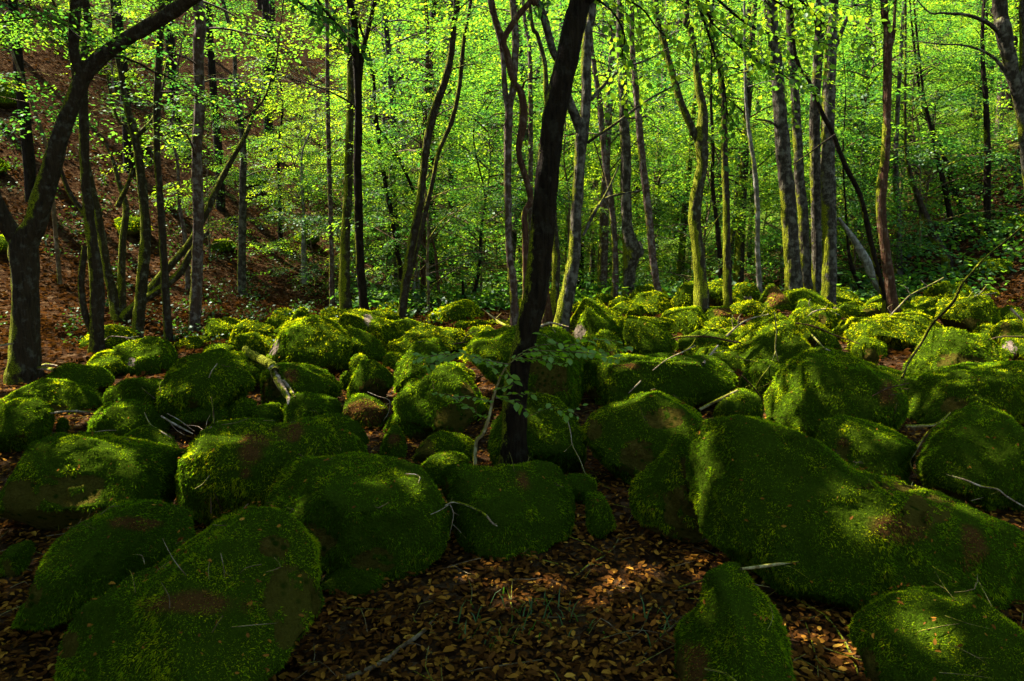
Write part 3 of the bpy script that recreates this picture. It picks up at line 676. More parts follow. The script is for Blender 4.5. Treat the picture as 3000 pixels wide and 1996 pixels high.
# middle left
B("boulder with a bare brown side and twigs on top, left", 9.5, 'A', [(695, 450), (710, 380), (780, 325), (870, 322), (925, 350), (900, 430), (800, 520), (720, 500)], .85, [(755, 420, 60, 55)], (), seed=75, bias=.7, yellow=.05)
B("big dark dome with a small pale spot, left of centre-left", 8.1, 'A', [(732, 560), (738, 470), (800, 408), (880, 350), (1000, 327), (1100, 334), (1165, 370), (1205, 430), (1242, 510), (1235, 590), (1150, 630), (950, 635), (790, 630)], .85, [(910, 500, 32, 28, .9)], (), seed=76, bias=.85)
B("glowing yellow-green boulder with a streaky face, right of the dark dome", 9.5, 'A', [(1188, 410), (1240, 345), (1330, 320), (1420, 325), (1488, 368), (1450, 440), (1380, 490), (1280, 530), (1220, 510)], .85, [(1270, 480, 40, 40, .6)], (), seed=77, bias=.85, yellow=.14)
B("low stone behind the sagging long-flanked boulder, under the mossy log's root", 9.0, 'A', [(1388, 440), (1430, 390), (1520, 368), (1660, 383), (1705, 420), (1660, 500), (1500, 510)], .9, (), (), seed=78)
B("large sagging boulder with mossy folds, left of the mossy log", 6.9, 'A',
  [(1068, 740), (1110, 660), (1205, 600), (1270, 510), (1350, 450), (1450, 418), (1560, 438), (1650, 508), (1725, 590), (1768, 665), (1745, 750), (1620, 810), (1500, 830), (1420, 920), (1330, 900), (1200, 850), (1100, 800)], .8, (), (), seed=79, bias=.85)
B("low flat boulder between the dark dome and the sagging one", 7.4, 'A', [(700, 750), (730, 682), (850, 630), (1000, 610), (1150, 618), (1210, 650), (1150, 740), (1060, 800), (900, 820), (760, 800)], .85, (), (), seed=80, bias=.9)
B("dark boulder at left rising behind a patchily sunlit one", 7.9, 'A', [(300, 640), (360, 550), (450, 508), (560, 518), (680, 553), (760, 598), (795, 640), (720, 730), (600, 720), (450, 680), (330, 670)], .85, (), (), seed=81, bias=.7)
B("low stone under the grey dead log at the far left", 8.5, 'A', [(125, 660), (185, 572), (280, 550), (372, 572), (340, 640), (230, 670)], .9, (), (), seed=82, yellow=.04)
B("small round cap of moss near the foot of the big forked tree", 9.5, 'A', [(393, 525), (418, 460), (468, 443), (520, 490), (515, 530), (440, 545)], .9, (), (), seed=83, yellow=.03)
B("wide boulder at left, patchily sunlit, with a dark overhang below", 6.8, 'A', [(-100, 760), (0, 690), (60, 655), (200, 628), (330, 622), (450, 638), (580, 678), (680, 738), (738, 810), (640, 860), (450, 870), (300, 850), (150, 820), (-60, 820)], .8, [(330, 830, 160, 50)], (), seed=84, bias=.5, yellow=.03)
B("plain green stone at the left edge, one row behind the patchily sunlit boulder", 8.2, 'A', [(-120, 640), (0, 583), (55, 610), (90, 655), (0, 700), (-100, 700)], .9, (), (), seed=85)
B("rounded boulder cut by the left edge with yellow lit moss on it", 5.9, 'A', [(-140, 930), (-60, 790), (70, 752), (200, 778), (290, 828), (370, 900), (380, 970), (290, 1030), (100, 1090), (0, 1110), (-140, 1080)], .8, (), (), seed=86, bias=.8, yellow=.03)
B("boulder left of the heap of dry twigs, a pale stick ending on it", 6.3, 'A', [(588, 960), (635, 880), (740, 808), (860, 762), (985, 772), (1085, 820), (1155, 900), (1190, 975), (1100, 1040), (950, 1040), (780, 1020), (630, 1020)], .8, (), (), seed=87, bias=.75)
B("small arched boulder behind the long dark boulder's back", 5.4, 'A', [(765, 1020), (830, 958), (920, 935), (1020, 943), (1110, 1000), (1155, 1060), (1205, 1140), (1245, 1230), (1150, 1260), (1000, 1180), (850, 1100)], .8, (), (), seed=88, bias=.9)
B("broad mound left of centre with a rusty patch and bright lit left flank", 5.0, 'A',
  [(1222, 1100), (1260, 1040), (1400, 968), (1560, 918), (1700, 898), (1880, 928), (1990, 940), (2200, 900), (2400, 920), (2520, 1000), (2580, 1100), (2560, 1280), (2350, 1450), (2150, 1560), (1900, 1590), (1700, 1590), (1500, 1570), (1350, 1490), (1290, 1350), (1265, 1210)],
  .72, [(1900, 985, 70, 60)], [(1730, 1130, 130, 150), (2020, 990, 50, 60), (1700, 1260, 60, 60)], seed=89, bias=1.0, yellow=.04, rough=.7)
B("dark shaggy stone sitting on the right of the broad rusty-patched mound", 5.4, 'A', [(1965, 1030), (1995, 910), (2110, 850), (2300, 858), (2450, 900), (2545, 980), (2510, 1090), (2300, 1130), (2080, 1100)], .8, (), [(2030, 980, 50, 70)], seed=90, bias=.9)
B("blackish shaggy hump above the dark shaggy stone", 6.0, 'A', [(1935, 880), (1975, 790), (2060, 735), (2150, 710), (2245, 720), (2325, 780), (2365, 860), (2250, 930), (2050, 930)], .85, (), (), seed=91, bias=.8)
B("low stone with a loose twig, left of the blackish shaggy hump", 6.2, 'A', [(1670, 900), (1735, 820), (1840, 782), (1935, 788), (1980, 830), (1940, 910), (1840, 950), (1720, 940)], .85, (), (), seed=92)
B("small stone above the bright flank of the rusty-patched mound", 6.5, 'A', [(1490, 890), (1555, 810), (1640, 768), (1730, 743), (1785, 790), (1740, 860), (1680, 910), (1570, 930)], .85, (), (), seed=93)
B("boulder with a bare grey left face, crossed by the barkless end of the log", 7.1, 'A', [(1790, 680), (1800, 620), (1835, 565), (1920, 508), (2010, 497), (2120, 508), (2220, 558), (2312, 640), (2362, 690), (2330, 770), (2200, 800), (1950, 810), (1820, 780)], .85, [(1860, 690, 75, 100)], [(2010, 580, 50, 60)], seed=94, bias=.8, yellow=.03)
B("largest back-row boulder at left of centre, with a naked pinkish left face", 8.3, 'A',
  [(1828, 450), (1838, 350), (1900, 268), (1950, 210), (2020, 178), (2100, 178), (2200, 220), (2320, 258), (2400, 300), (2425, 390), (2410, 500), (2350, 610), (2250, 620), (2080, 560), (1900, 500)], .85, [(1880, 370, 55, 75, .8)], (), seed=95, bias=.85, yellow=.04)
B("small dark green cap behind the largest back-row boulder", 9.4, 'A', [(1985, 200), (2030, 135), (2080, 120), (2130, 148), (2158, 200), (2080, 230)], .9, (), (), seed=96)
B("two-lobed sunlit boulder left of the largest back-row boulder", 9.4, 'A', [(1565, 390), (1600, 300), (1660, 228), (1740, 211), (1830, 230), (1895, 262), (1880, 340), (1820, 400), (1700, 420), (1600, 420)], .85, (), (), seed=97, yellow=.1)
B("small bright knob of moss from which the mossy log starts", 8.8, 'A', [(1675, 450), (1685, 350), (1750, 323), (1825, 340), (1840, 400), (1835, 470), (1740, 480)], .9, (), (), seed=98, yellow=.12)
B("small dark stone in the hollow under the pale fallen stick at left", 6.3, 'A', [(375, 970), (385, 900), (430, 880), (470, 910), (490, 970), (430, 1000)], .9, (), (), seed=99, bias=.3)
LAND = [(300, "the big forked tree at far left"), (600, "the many-stemmed mossy tree"), (900, "the rough lichen-flecked trunk"), (1200, "the close pair of trunks"), (1430, "the curved mossy trunk"),
        (1640, "the leaning black trunk"), (1800, "the thick rough forked trunk"), (1990, "the knotty grey trunk"), (2210, "the moss-swollen forked trunk"), (2460, "the cluster of four grey trunks"), (2720, "the dark brown bent tree"), (9999, "the pale leaning tree at far right")]
def landmark(x, y):
    u = 1500 + F * x / y
    return next(n for m_, n in LAND if u < m_)
ORD = ["leftmost", "second from left", "third from left", "fourth from left", "fifth from left", "sixth from left"]
def tell_apart(obs):
    """things that would share a label are told apart by their order from the left"""
    by = {}
    for o in obs: by.setdefault(o["label"], []).append(o)
    for l, os_ in by.items():
        if 1 < len(os_) < 7:
            os_.sort(key=lambda o: o.location.x / o.location.y)
            for k, o in enumerate(os_): o["label"] = "%s, %s" % (ORD[k] if k < len(os_) - 1 else "rightmost", l)
# more of the same field behind and between, where only their backs show
fr_ = np.random.default_rng(44)
fill = [(-5.6, 9.4, .35), (-4.3, 10.2, .3), (-2.2, 11.0, .4), (-.9, 11.9, .45), (.6, 12.4, .4), (1.4, 10.6, .35), (4.6, 10.4, .35), (5.9, 12.6, .5), (7.2, 11.6, .4), (8.3, 12.8, .45), (3.8, 13.0, .4), (6.7, 9.4, .35), (-1.6, 9.9, .35),
        (-3.4, 9.2, .3), (2.4, 11.7, .35), (7.9, 9.7, .4), (0.2, 10.2, .35), (5.0, 11.6, .4), (2.9, 9.6, .3), (-.4, 8.9, .3), (-4.8, 8.0, .28), (-6.4, 7.8, .3), (4.9, 5.1, .3), (3.5, 7.2, .3), (-2.9, 6.4, .28), (.9, 7.9, .28)]
cs = [a_.mean(0)[:2] for a_, b_ in SOLID] + [np.array(f_[:2]) for f_ in fill]
for _ in range(4000):
    if len(fill) >= 62: break
    y = fr_.uniform(6.6, 12.8); x = fr_.uniform(-.62 if y < 10 else -.35, .74) * y; s = fr_.uniform(.17, .34)
    if min(np.hypot(c_[0] - x, c_[1] - y) for c_ in cs) > .42 + s * .7: fill.append((x, y, s)); cs.append(np.array([x, y]))
filler = []
for i, (x, y, s) in enumerate(fill):
    z = float(zg(x, y))
    # a rough ring in the stone's own upright plane
    pts = []
    for k in range(12):
        a = k / 12 * 2 * np.pi
        rx = s * (1.15 + .25 * fr_.random()); rz = s * (.62 + .18 * fr_.random())
        X = x + rx * math.cos(a); Z = z + .05 + rz * math.sin(a)
        d = np.array([X, y, Z - CAM_Z]); dc = d[1] * CP - d[2] * SP; uc = d[1] * SP + d[2] * CP
        pts.append((1500 + F * d[0] / dc, 998 - F * uc / dc))
    TILES['Z'] = (0, 0, 1.0)
    filler += [B(("low %s stone towards %s" % ("back-row" if y > 9.5 else "middle-row", landmark(x, y))), y, 'Z', pts, .95, seed=200 + i, group="low filler stones between the boulders", yellow=.05 if y > 8.5 else 0, back=.2)]
tell_apart(filler)
rocks = []
for i, (x, y, s) in enumerate([(-9.2, 12.5, .35), (-11.0, 14.5, .5), (-8.3, 15.0, .4), (-12.5, 17.0, .55), (-10.0, 18.5, .45), (-6.8, 16.2, .3), (-13.8, 15.2, .4), (-7.6, 20.0, .5), (-15, 20, .7), (-5.6, 18.6, .35), (9.6, 13.8, .4), (11.4, 15.5, .45)]):
    z = float(zg(x, y)); pts = []
    for k in range(10):
        a = k / 10 * 2 * np.pi; X = x + s * (1 + .3 * fr_.random()) * math.cos(a); Z = z + .05 + s * (.5 + .2 * fr_.random()) * math.sin(a)
        d = np.array([X, y, Z - CAM_Z]); dc = d[1] * CP - d[2] * SP; uc = d[1] * SP + d[2] * CP; pts.append((1500 + F * d[0] / dc, 998 - F * uc / dc))
    rocks.append(B("dark rock on the slope behind %s" % landmark(x, y), y, 'Z', pts, .9, seed=300 + i, group="rocks bedded in the slopes", bias=.15, name="slope_rock", back=.2))
tell_apart(rocks)

from mathutils.bvhtree import BVHTree
_v = []; _f = []; _n = 0
for a_, b_ in SOLID: _v.append(a_); _f.append(b_ + _n); _n += len(a_)
_v.append(gv); _f.append(np.concatenate([gq[:, [0, 1, 2]], gq[:, [0, 2, 3]]]) + _n)
BVH = BVHTree.FromPolygons(np.concatenate(_v).tolist(), np.concatenate(_f).tolist()); del _v, _f
def on_surface(tile, x, y, Y, gap, slack=1.2):
    """a point seen in that direction, laid on the stone or floor there when that is about as far as Y"""
    p = place(tile, x, y, Y); o = np.array([0, 0, CAM_Z]); d = p - o; d /= np.linalg.norm(d)
    h = BVH.ray_cast(Vector(o.tolist()), Vector(d.tolist()))
    if h[0] is not None and h[0][1] < Y + (slack if gap == 0 else .10):
        return np.array(h[0][:]) - d * gap
    return p

# ------------------------------------------------------------------ openings cut in the crowns so the sun lands on chosen spots
LIT = []      # (x, y, z, radius)
for t_, x_, y_, Y_, r_ in [
    ('A', 620, 1490, 3.6, .13), ('A', 760, 1500, 3.75, .10), ('A', 1130, 1210, 4.7, .22), ('A', 1250, 1330, 4.6, .16), ('A', 820, 1170, 4.6, .12),
    ('A', 1420, 1040, 5.0, .28), ('A', 1330, 1180, 4.8, .22), ('A', 1560, 900, 5.9, .20), ('A', 1500, 1250, 4.6, .16),
    ('A', 1200, 1050, 5.3, .2), ('A', 880, 960, 5.2, .2), ('A', 640, 900, 6.0, .22), ('A', 340, 680, 6.6, .28), ('A', 100, 800, 5.6, .2), ('A', 20, 1000, 5.4, .16),
    ('A', 520, 760, 6.3, .2), ('A', 1180, 640, 6.6, .15), ('A', 1360, 650, 6.3, .2), ('A', 1440, 720, 6.2, .12), ('A', 1720, 600, 6.7, .14),
    ('A', 900, 510, 7.4, .2), ('A', 470, 540, 7.5, .25), ('A', 2100, 560, 6.7, .35), ('A', 1990, 720, 6.3, .2), ('A', 2020, 980, 5.0, .16), ('A', 2050, 1030, 4.9, .1),
    ('B', 950, 600, 6.7, .35), ('B', 1050, 780, 6.6, .25), ('B', 760, 680, 6.2, .28), ('B', 450, 850, 6.0, .2), ('B', 100, 880, 6.0, .28), ('B', 60, 760, 6.6, .2),
    ('B', 620, 1010, 5.7, .1), ('B', 780, 1270, 5.0, .16), ('B', 960, 1230, 5.3, .16), ('B', 1060, 1030, 6.1, .1), ('B', 390, 1140, 5.4, .1),
    ('B', 1780, 640, 7.3, .25), ('B', 1500, 1020, 5.6, .12), ('B', 1400, 1100, 5.6, .12), ('B', 580, 1450, 4.7, .16),
    ('B', 1960, 1020, 5.3, .10), ('B', 2150, 630, 6.7, .3),
    ('C', 800, 540, 7.9, .35), ('C', 640, 650, 6.4, .18), ('C', 1430, 630, 8.3, .4), ('C', 1570, 470, 8.8, .5), ('C', 1250, 480, 7.8, .2), ('C', 2280, 520, 8.3, .3),
    ('E', 1290, 1190, 3.6, .16), ('E', 960, 600, 4.4, .12), ('F', 700, 1380, 3.1, .15), ('F', 1060, 1230, 3.3, .12), ('F', 1000, 850, 3.7, .12), ('F', 1150, 720, 3.8, .14),
    ('P', 270, 1420, 10.5, .8), ('P', 90, 780, 12, .7), ('P', 1230, 1100, 15, .7)]:
    p_ = on_surface(t_, x_, y_, Y_, 0.0); LIT.append((*p_, r_))
LIT = np.array(LIT)

def sunlit(q):
    """how far the canopy should be open above the places that the ray through q reaches (0..1)"""
    # where the ray lands at boulder height
    zt = 0.75
    k = (q[:, 2] - zt) / SUN[2]
    gxy = q - SUN * k[:, None]
    zt = np.clip(zg(gxy[:, 0], gxy[:, 1]), 0, 4) + 0.5
    k = (q[:, 2] - zt) / SUN[2]; gxy = q - SUN * k[:, None]
    X, Y = gxy[:, 0], gxy[:, 1]
    w = fbm(gxy * [1, 1, 0], 0.9, 2, 77)
    border = 7.7 - 0.035 * (X - 2) ** 2 + 0.5 * np.sin(X * 1.1)
    a = sstep(-0.5, 0.4, Y - border)
    field = np.where(a > 0, a * np.clip(1.05 + 0.7 * w, 0.45, 1.0), 0)
    left = sstep(-2.5, -5.5, X) * sstep(7.0, 9.0, Y)          # the left slope lies mostly in shade
    field = field * (1 - 0.8 * left)
    rightd = sstep(6.0, 9.5, X) * sstep(5, 9, Y)
    field = field * (1 - 0.6 * rightd)
    spk = vnoise(gxy * [1, 1, 0], 2.6, 55) + .35 * vnoise(gxy * [1, 1, 0], 6.0, 56)       # small gaps cut to make dapples
    out = np.maximum(field, .9 * (spk > .38 - .03 * sstep(4.5, 7.5, Y)) * sstep(2.6, 3.6, Y))
    for x, y, z, r in LIT:
        kk = (q[:, 2] - z) / SUN[2]
        d2 = (q[:, 0] - SUN[0] * kk - x) ** 2 + (q[:, 1] - SUN[1] * kk - y) ** 2
        out = np.maximum(out, .86 * (d2 < (r * 1.25) ** 2))
    return out

# ------------------------------------------------------------------ leaves
def spray_template(r, L=1.0, ls=0.11, n=26, fold=0.25, six=False):
    """a flat beech spray: leaves alternate along a twig and its side twigs. x = along"""
    anchors = []
    m = max(3, n // 5)
    for s in range(m):
        t = 0.15 + 0.8 * s / m
        side = 1 if s % 2 else -1
        ll = (1 - t) * 0.55 + 0.12
        for j in range(4):
            f = (j + 1) / 4
            a = side * (0.75 + 0.15 * r.standard_normal())
            anchors.append((t * L + math.cos(a) * ll * f * L, math.sin(a) * ll * f * L, -0.08 * f * f * L, a + (0.7 if j % 2 else -0.7) * side))
    for s in range(n - 4 * m):
        t = 0.3 + 0.7 * s / max(1, n - 4 * m)
        anchors.append((t * L, 0, 0, (0.8 if s % 2 else -0.8)))
    V = []; Fq = []
    for (x, y, z, a) in anchors:
        s_ = ls * (0.75 + 0.5 * r.random()); a += 0.3 * r.standard_normal()
        z = z - 0.10 * (x / L) ** 2 * L + 0.02 * r.standard_normal()
        d = np.array([math.cos(a), math.sin(a), -0.18 + 0.22 * r.standard_normal()]); d /= np.linalg.norm(d)
        up = np.array([0.24 * r.standard_normal(), 0.24 * r.standard_normal(), 1.0])
        w = np.cross(up, d); w /= np.linalg.norm(w); nn = np.cross(d, w)
        o = np.array([x, y, z]); b = len(V)
        if six:
            P = [(0, 0, 0), (.30, .27, .06), (.68, .26, .05), (1, 0, -.06), (.68, -.26, .05), (.30, -.27, .06), (.5, 0, 0)]
            V += [o + s_ * (p[0] * d + p[1] * w + p[2] * nn) for p in P]
            Fq += [(b + i, b + (i + 1) % 6, b + 6) for i in range(6)]
        else:
            V += [o, o + s_ * (.5 * d + .32 * w + fold * .3 * nn), o + s_ * d, o + s_ * (.5 * d - .32 * w + fold * .3 * nn)]
            Fq.append((b, b + 1, b + 2, b + 3))
    return np.array(V), np.array(Fq), 7 if six else 4

_r = np.random.default_rng(5)
SPRAY = [spray_template(_r, 1.0, 0.092, 46) for _ in range(5)]
SPRAY_NEAR = [spray_template(_r, 1.0, 0.105, 26, six=True) for _ in range(4)]
SPRAY_FAR = [spray_template(_r, 1.0, 0.19, 16) for _ in range(4)]

def add_sprays(acc, O, yaw, pitch, scale, r, tmpl=None, tint0=0.5, tvar=0.22, keep=None):
    """O (n,3) spray feet, yaw and pitch of the twig, scale = length"""
    tmpl = tmpl or SPRAY
    which = r.integers(0, len(tmpl), len(O))
    for k, (V, Q, per) in enumerate(tmpl):
        m = np.where(which == k)[0]
        if len(m) == 0: continue
        ya, pi_, sc = yaw[m], pitch[m], scale[m]
        roll = 0.25 * r.standard_normal(len(m))
        cx, sx = np.cos(ya), np.sin(ya); cp, sp = np.cos(pi_), np.sin(pi_)
        ex = np.stack([cx * cp, sx * cp, sp], 1)
        ey = np.stack([-sx, cx, 0 * cx], 1); ez = np.cross(ex, ey)
        ey2 = ey * np.cos(roll)[:, None] + ez * np.sin(roll)[:, None]; ez2 = np.cross(ex, ey2)
        W = (V[None, :, 0, None] * ex[:, None] + V[None, :, 1, None] * ey2[:, None] + V[None, :, 2, None] * ez2[:, None]) * sc[:, None, None] + O[m][:, None]
        nl = len(V) // per
        W = W.reshape(len(m), nl, per, 3)
        tin = np.clip(tint0 + tvar * (r.standard_normal((len(m), 1)) * .7 + r.standard_normal((len(m), nl)) * .7), 0, 1)
        fl = Q.reshape(nl, -1, Q.shape[1]) - (np.arange(nl) * per)[:, None, None]
        f0 = fl[0]
        W = W.reshape(-1, per, 3); tin = tin.ravel()
        if keep is not None:
            ok = keep(W.mean(1)); W = W[ok]; tin = tin[ok]
        if len(W) == 0: continue
        fac = (f0[None] + (np.arange(len(W)) * per)[:, None, None]).reshape(-1, Q.shape[1])
        acc.add(W.reshape(-1, 3), fac, np.repeat(tin, per))

def clear_of_frame_sun(q):
    return np.ones(len(q), bool)

def loose_leaves(acc, C, size, r, tint0=0.4, keep=None):
    """single leaves at points C"""
    if keep is not None: C = C[keep(C)]
    n = len(C)
    a = r.uniform(0, 2 * np.pi, n); e = 0.5 * r.standard_normal(n)
    d = np.stack([np.cos(a) * np.cos(e), np.sin(a) * np.cos(e), np.sin(e)], 1)
    up = np.stack([0.5 * r.standard_normal(n), 0.5 * r.standard_normal(n), np.ones(n)], 1)
    w = np.cross(up, d); w /= np.linalg.norm(w, axis=1)[:, None]
    s = size * r.uniform(.7, 1.3, n)[:, None]
    V = np.stack([C, C + s * (.5 * d + .36 * w), C + s * d, C + s * (.5 * d - .36 * w)], 1).reshape(-1, 3)
    f = np.arange(4 * n).reshape(-1, 4)
    acc.add(V, f, np.repeat(np.clip(tint0 + .2 * r.standard_normal(n), 0, 1), 4))

# ------------------------------------------------------------------ trees
def canopy_keep(r):
    def k(C):
        # an unseen gap cut in the crowns over the clearing lights its stones' tops
        gap = (C[:, 0] > -1.3) & (C[:, 0] < 5) & (C[:, 1] > 0) & (C[:, 1] < 8.5)
        return r.random(len(C)) > np.maximum(sunlit(C), .93 * gap)
    return k

def in_air(C):
    return C[:, 2] > zg(C[:, 0], C[:, 1]) + 0.25

def build_tree(name, label, Y, tile, trunk, limbs=(), bark='dark', group=None, seed=0, crown=True, cat="tree",
               top=11.5, low=2.6, nbr=14, canopy=900, sides=None, tint0=0.5, spread=1.0, dense=1.0, near=False, leafy=True):
    """trunk: list of (x, y, width) read at distance Y; limbs: lists that start on the trunk"""
    r = np.random.default_rng(1000 + seed)
    P = np.array([place(tile, x, y, Y) for x, y, w in trunk]); W = np.array([pxm(tile, w, Y) / 2 for x, y, w in trunk])
    base = P[0].copy(); g = float(zg(base[0], base[1]))
    if base[2] > g - 0.05:
        P = np.vstack([[base[0], base[1], g - 0.25], P]); W = np.r_[W[0] * 1.15, W]
    # depth wander, so that the trunk is not drawn in one plane
    sgn = r.uniform(-1, 1)
    P[:, 1] += 0.05 * sgn * (P[:, 2] - P[0, 2])
    if crown and P[-1, 2] < top:
        d = P[-1] - P[-2]; d = d / np.linalg.norm(d) * 0.5 + np.array([0, 0, 0.7]); d /= np.linalg.norm(d)
        h0 = P[-1, 2]; last = P[-1].copy(); wl = W[-1]
        for s in (0.35, 0.7, 1.0):
            P = np.vstack([P, last + d * (top - h0) * s + np.array([0.2, 0.2, 0]) * r.standard_normal()]); W = np.r_[W, wl * (1 - 0.75 * s)]
    root = empty(name, (P[0][0], P[0][1], g), label=label, cat=cat, group=group)
    org = np.array([P[0][0], P[0][1], g])
    big = W.max() > 0.09
    sides = sides or (22 if big else 12)
    n = int(np.clip(np.linalg.norm(np.diff(P, axis=0), axis=1).sum() / (W.mean() * 0.7), 14, 110))
    mat = BARK[bark]
    V, q = tube(P, W, sides, n, 0.16, 1.1 / max(W.mean(), .02), seed, flare=0.45 if big else 0.3)
    me = make_mesh("trunk", V - org, q, mat); obj("trunk", me, root)
    paths = [(P, W)]
    for lb in limbs:
        LP = np.array([place(tile, x, y, Y) for x, y, w in lb]); LW = np.array([pxm(tile, w, Y) / 2 for x, y, w in lb])
        # start on the trunk's own axis
        dd = np.linalg.norm((P[:, [0, 2]] - LP[0][[0, 2]]), axis=1)
        yb = np.interp(LP[0][2], P[:, 2], P[:, 1])
        LP[:, 1] += (yb - Y) + r.uniform(-0.12, 0.12) * np.arange(len(LP))
        if LP[-1, 2] > 4.6 and crown:
            d = LP[-1] - LP[-2]; d = d / np.linalg.norm(d) * .5 + np.array([0, 0, .5])
            LP = np.vstack([LP, LP[-1] + d * 1.5, LP[-1] + d * 4]); LW = np.r_[LW, LW[-1] * .7, LW[-1] * .25]
        V, q = tube(LP, LW, 14 if LW.max() > .05 else 8, max(10, 5 * len(LP)), 0.14, 1.1 / max(LW.mean(), .02), seed + 3)
        obj("limb", make_mesh("limb", V - org, q, mat), root)
        paths.append((LP, LW))
    # leafy side branches
    if leafy:
        tw = Acc(); fo = Acc(); O = []; ya = []; pi_ = []; sc = []
        zz = P[:, 2]
        tot = nbr
        for b in range(tot):
            pp, ww = paths[r.integers(0, len(paths))] if len(paths) > 1 and r.random() < .5 else paths[0]
            zlo = max(low + g * 0.6, pp[:, 2].min() + .3); zhi = min(pp[:, 2].max(), top) - 0.3
            if zhi <= zlo: continue
            z0 = zlo + (zhi - zlo) * (b + r.random()) / tot
            o = np.array([np.interp(z0, pp[:, 2], pp[:, 0]), np.interp(z0, pp[:, 2], pp[:, 1]), z0])
            if np.any(np.diff(pp[:, 2]) < 0):
                j = r.integers(len(pp) // 2, len(pp)); o = pp[j].copy()
                if o[2] < zlo: continue
            yaw = r.uniform(0, 2 * np.pi); ln = r.uniform(1.0, 2.3) * spread
            el = r.uniform(0.05, 0.7)
            k = np.linspace(0, 1, 6)[:, None]
            hd = np.array([math.cos(yaw), math.sin(yaw), 0])
            bp = o + hd * ln * k + np.array([0, 0, 1]) * (math.tan(el) * ln * k - 0.45 * ln * k ** 2) + 0.06 * r.standard_normal((6, 3)) * k
            rr = max(0.006, min(0.03, 0.25 * np.interp(z0, np.sort(pp[:, 2]), ww[np.argsort(pp[:, 2])]))) * (1 - .8 * k[:, 0])
            V, q = tube(bp, rr, 4, 8); tw.add(V - org, q)
            for s in range(int(7 * dense)):
                f = 0.25 + 0.75 * s / (7 * dense)
                pt = np.array([np.interp(f, k[:, 0], bp[:, c]) for c in range(3)])
                yy = yaw + (1 if s % 2 else -1) * r.uniform(.3, 1.0) * (1 - .5 * f)
                O.append(pt); ya.append(yy); pi_.append(r.uniform(-.30, .12)); sc.append(r.uniform(.45, .8) * (1.15 - .4 * f))
        if O:
            add_sprays(fo, np.array(O) - org, np.array(ya), np.array(pi_), np.array(sc), r, SPRAY_NEAR if near else None, tint0,
                       keep=lambda C: in_air(C + org) & (r.random(len(C)) > np.where((C[:, 2] + org[2]) > 1.7 + .37 * (C[:, 1] + org[1]), 1.0, .60) * sunlit(C + org)))
        if canopy:
            tp = P[-1]
            C = r.standard_normal((canopy, 3)) * [1.5, 1.5, 1.1] + np.array([tp[0], tp[1], top - 1.6])  # unseen crown leaves added above the frame to block the sun
            C = C[C[:, 2] > 1.9 + 0.39 * np.maximum(C[:, 1], 3)]
            cl = vnoise(C, 0.9, seed) > -0.15
            loose_leaves(fo, C[cl] - org, 0.17, r, tint0, keep=lambda X: canopy_keep(r)(X + org))
        if tw.n: obj("twigs", tw.mesh("twigs", mat), root, kind="stuff")
        if fo.n: obj("foliage", fo.mesh("foliage", M_LEAF, False), root, kind="stuff")
    return root

T = build_tree
# --- left side
T("forked_tree", "big dark tree at far left, forked low, its long mossy limb arching over the slope", 7.6, 'P',
  [(112, 1720, 140), (112, 1640, 122), (112, 1300, 106), (105, 1130, 112), (150, 1040, 92), (205, 850, 82), (262, 650, 72), (320, 480, 66), (372, 350, 62), (430, 280, 62), (520, 205, 58), (640, 130, 58), (760, 60, 56), (880, -20, 52), (1000, -110, 40), (1100, -300, 30)],
  [[(90, 1130, 80), (50, 1020, 66), (30, 900, 54), (0, 720, 46), (-40, 560, 42), (-60, 200, 36), (-80, -100, 30)],
   [(372, 350, 50), (350, 250, 42), (370, 130, 44), (398, 0, 46), (420, -160, 40)]], 'mossy', seed=1, nbr=20, canopy=4500, low=3.6)
T("beech_tree", "straight mossy trunk with a thin side stem just right of the big forked tree", 9.0, 'P',
  [(448, 1700, 70), (445, 1540, 58), (448, 1300, 55), (420, 1050, 45), (396, 800, 38), (394, 600, 38), (390, 400, 38), (398, 250, 34), (402, 0, 30)],
  [[(440, 1560, 32), (400, 1440, 30), (392, 1300, 28), (415, 1130, 24)], [(412, 1010, 26), (375, 960, 22), (320, 890, 22), (280, 790, 16), (250, 700, 9)]],
  'mossy', seed=2, nbr=15, canopy=2800, low=3.6)
T("coppiced_tree", "low mossy many-stemmed tree with one long stem leaning far to the right", 11.0, 'P',
  [(552, 1540, 84), (545, 1470, 66), (530, 1380, 44), (500, 1250, 36), (462, 1000, 34), (432, 850, 28), (405, 700, 20), (380, 560, 14)],
  [[(560, 1500, 50), (548, 1300, 36), (545, 1100, 30), (550, 950, 27), (505, 830, 20), (470, 730, 15), (420, 640, 9)],
   [(565, 1460, 52), (640, 1385, 40), (700, 1300, 36), (760, 1220, 33), (840, 1120, 30), (900, 1000, 30), (960, 850, 28), (1020, 720, 24), (1080, 600, 20), (1112, 490, 14), (1130, 400, 10)],
   [(550, 950, 24), (600, 860, 18), (632, 780, 12)], [(1090, 570, 16), (1160, 530, 13), (1220, 455, 10), (1250, 360, 9), (1272, 270, 7)],
   [(640, 1390, 42), (720, 1330, 36), (800, 1250, 34), (850, 1130, 26), (900, 1060, 20)]], 'green', seed=3, nbr=12, canopy=900, low=3.0, top=7.5)
T("beech_tree", "mossy trunk that splits into thin crooked upper stems, behind the rock with twigs on it", 10.0, 'P',
  [(628, 1600, 56), (632, 1540, 48), (656, 1330, 50), (682, 1100, 45), (676, 900, 38), (656, 700, 33), (640, 600, 36), (612, 500, 26), (590, 350, 20), (570, 250, 16), (560, 60, 13)],
  [[(640, 640, 22), (600, 585, 15), (560, 560, 14), (520, 450, 11), (500, 350, 8)], [(660, 630, 24), (715, 550, 16), (742, 420, 12), (750, 280, 9)]],
  'green', seed=4, nbr=18, canopy=2300, low=3.2)
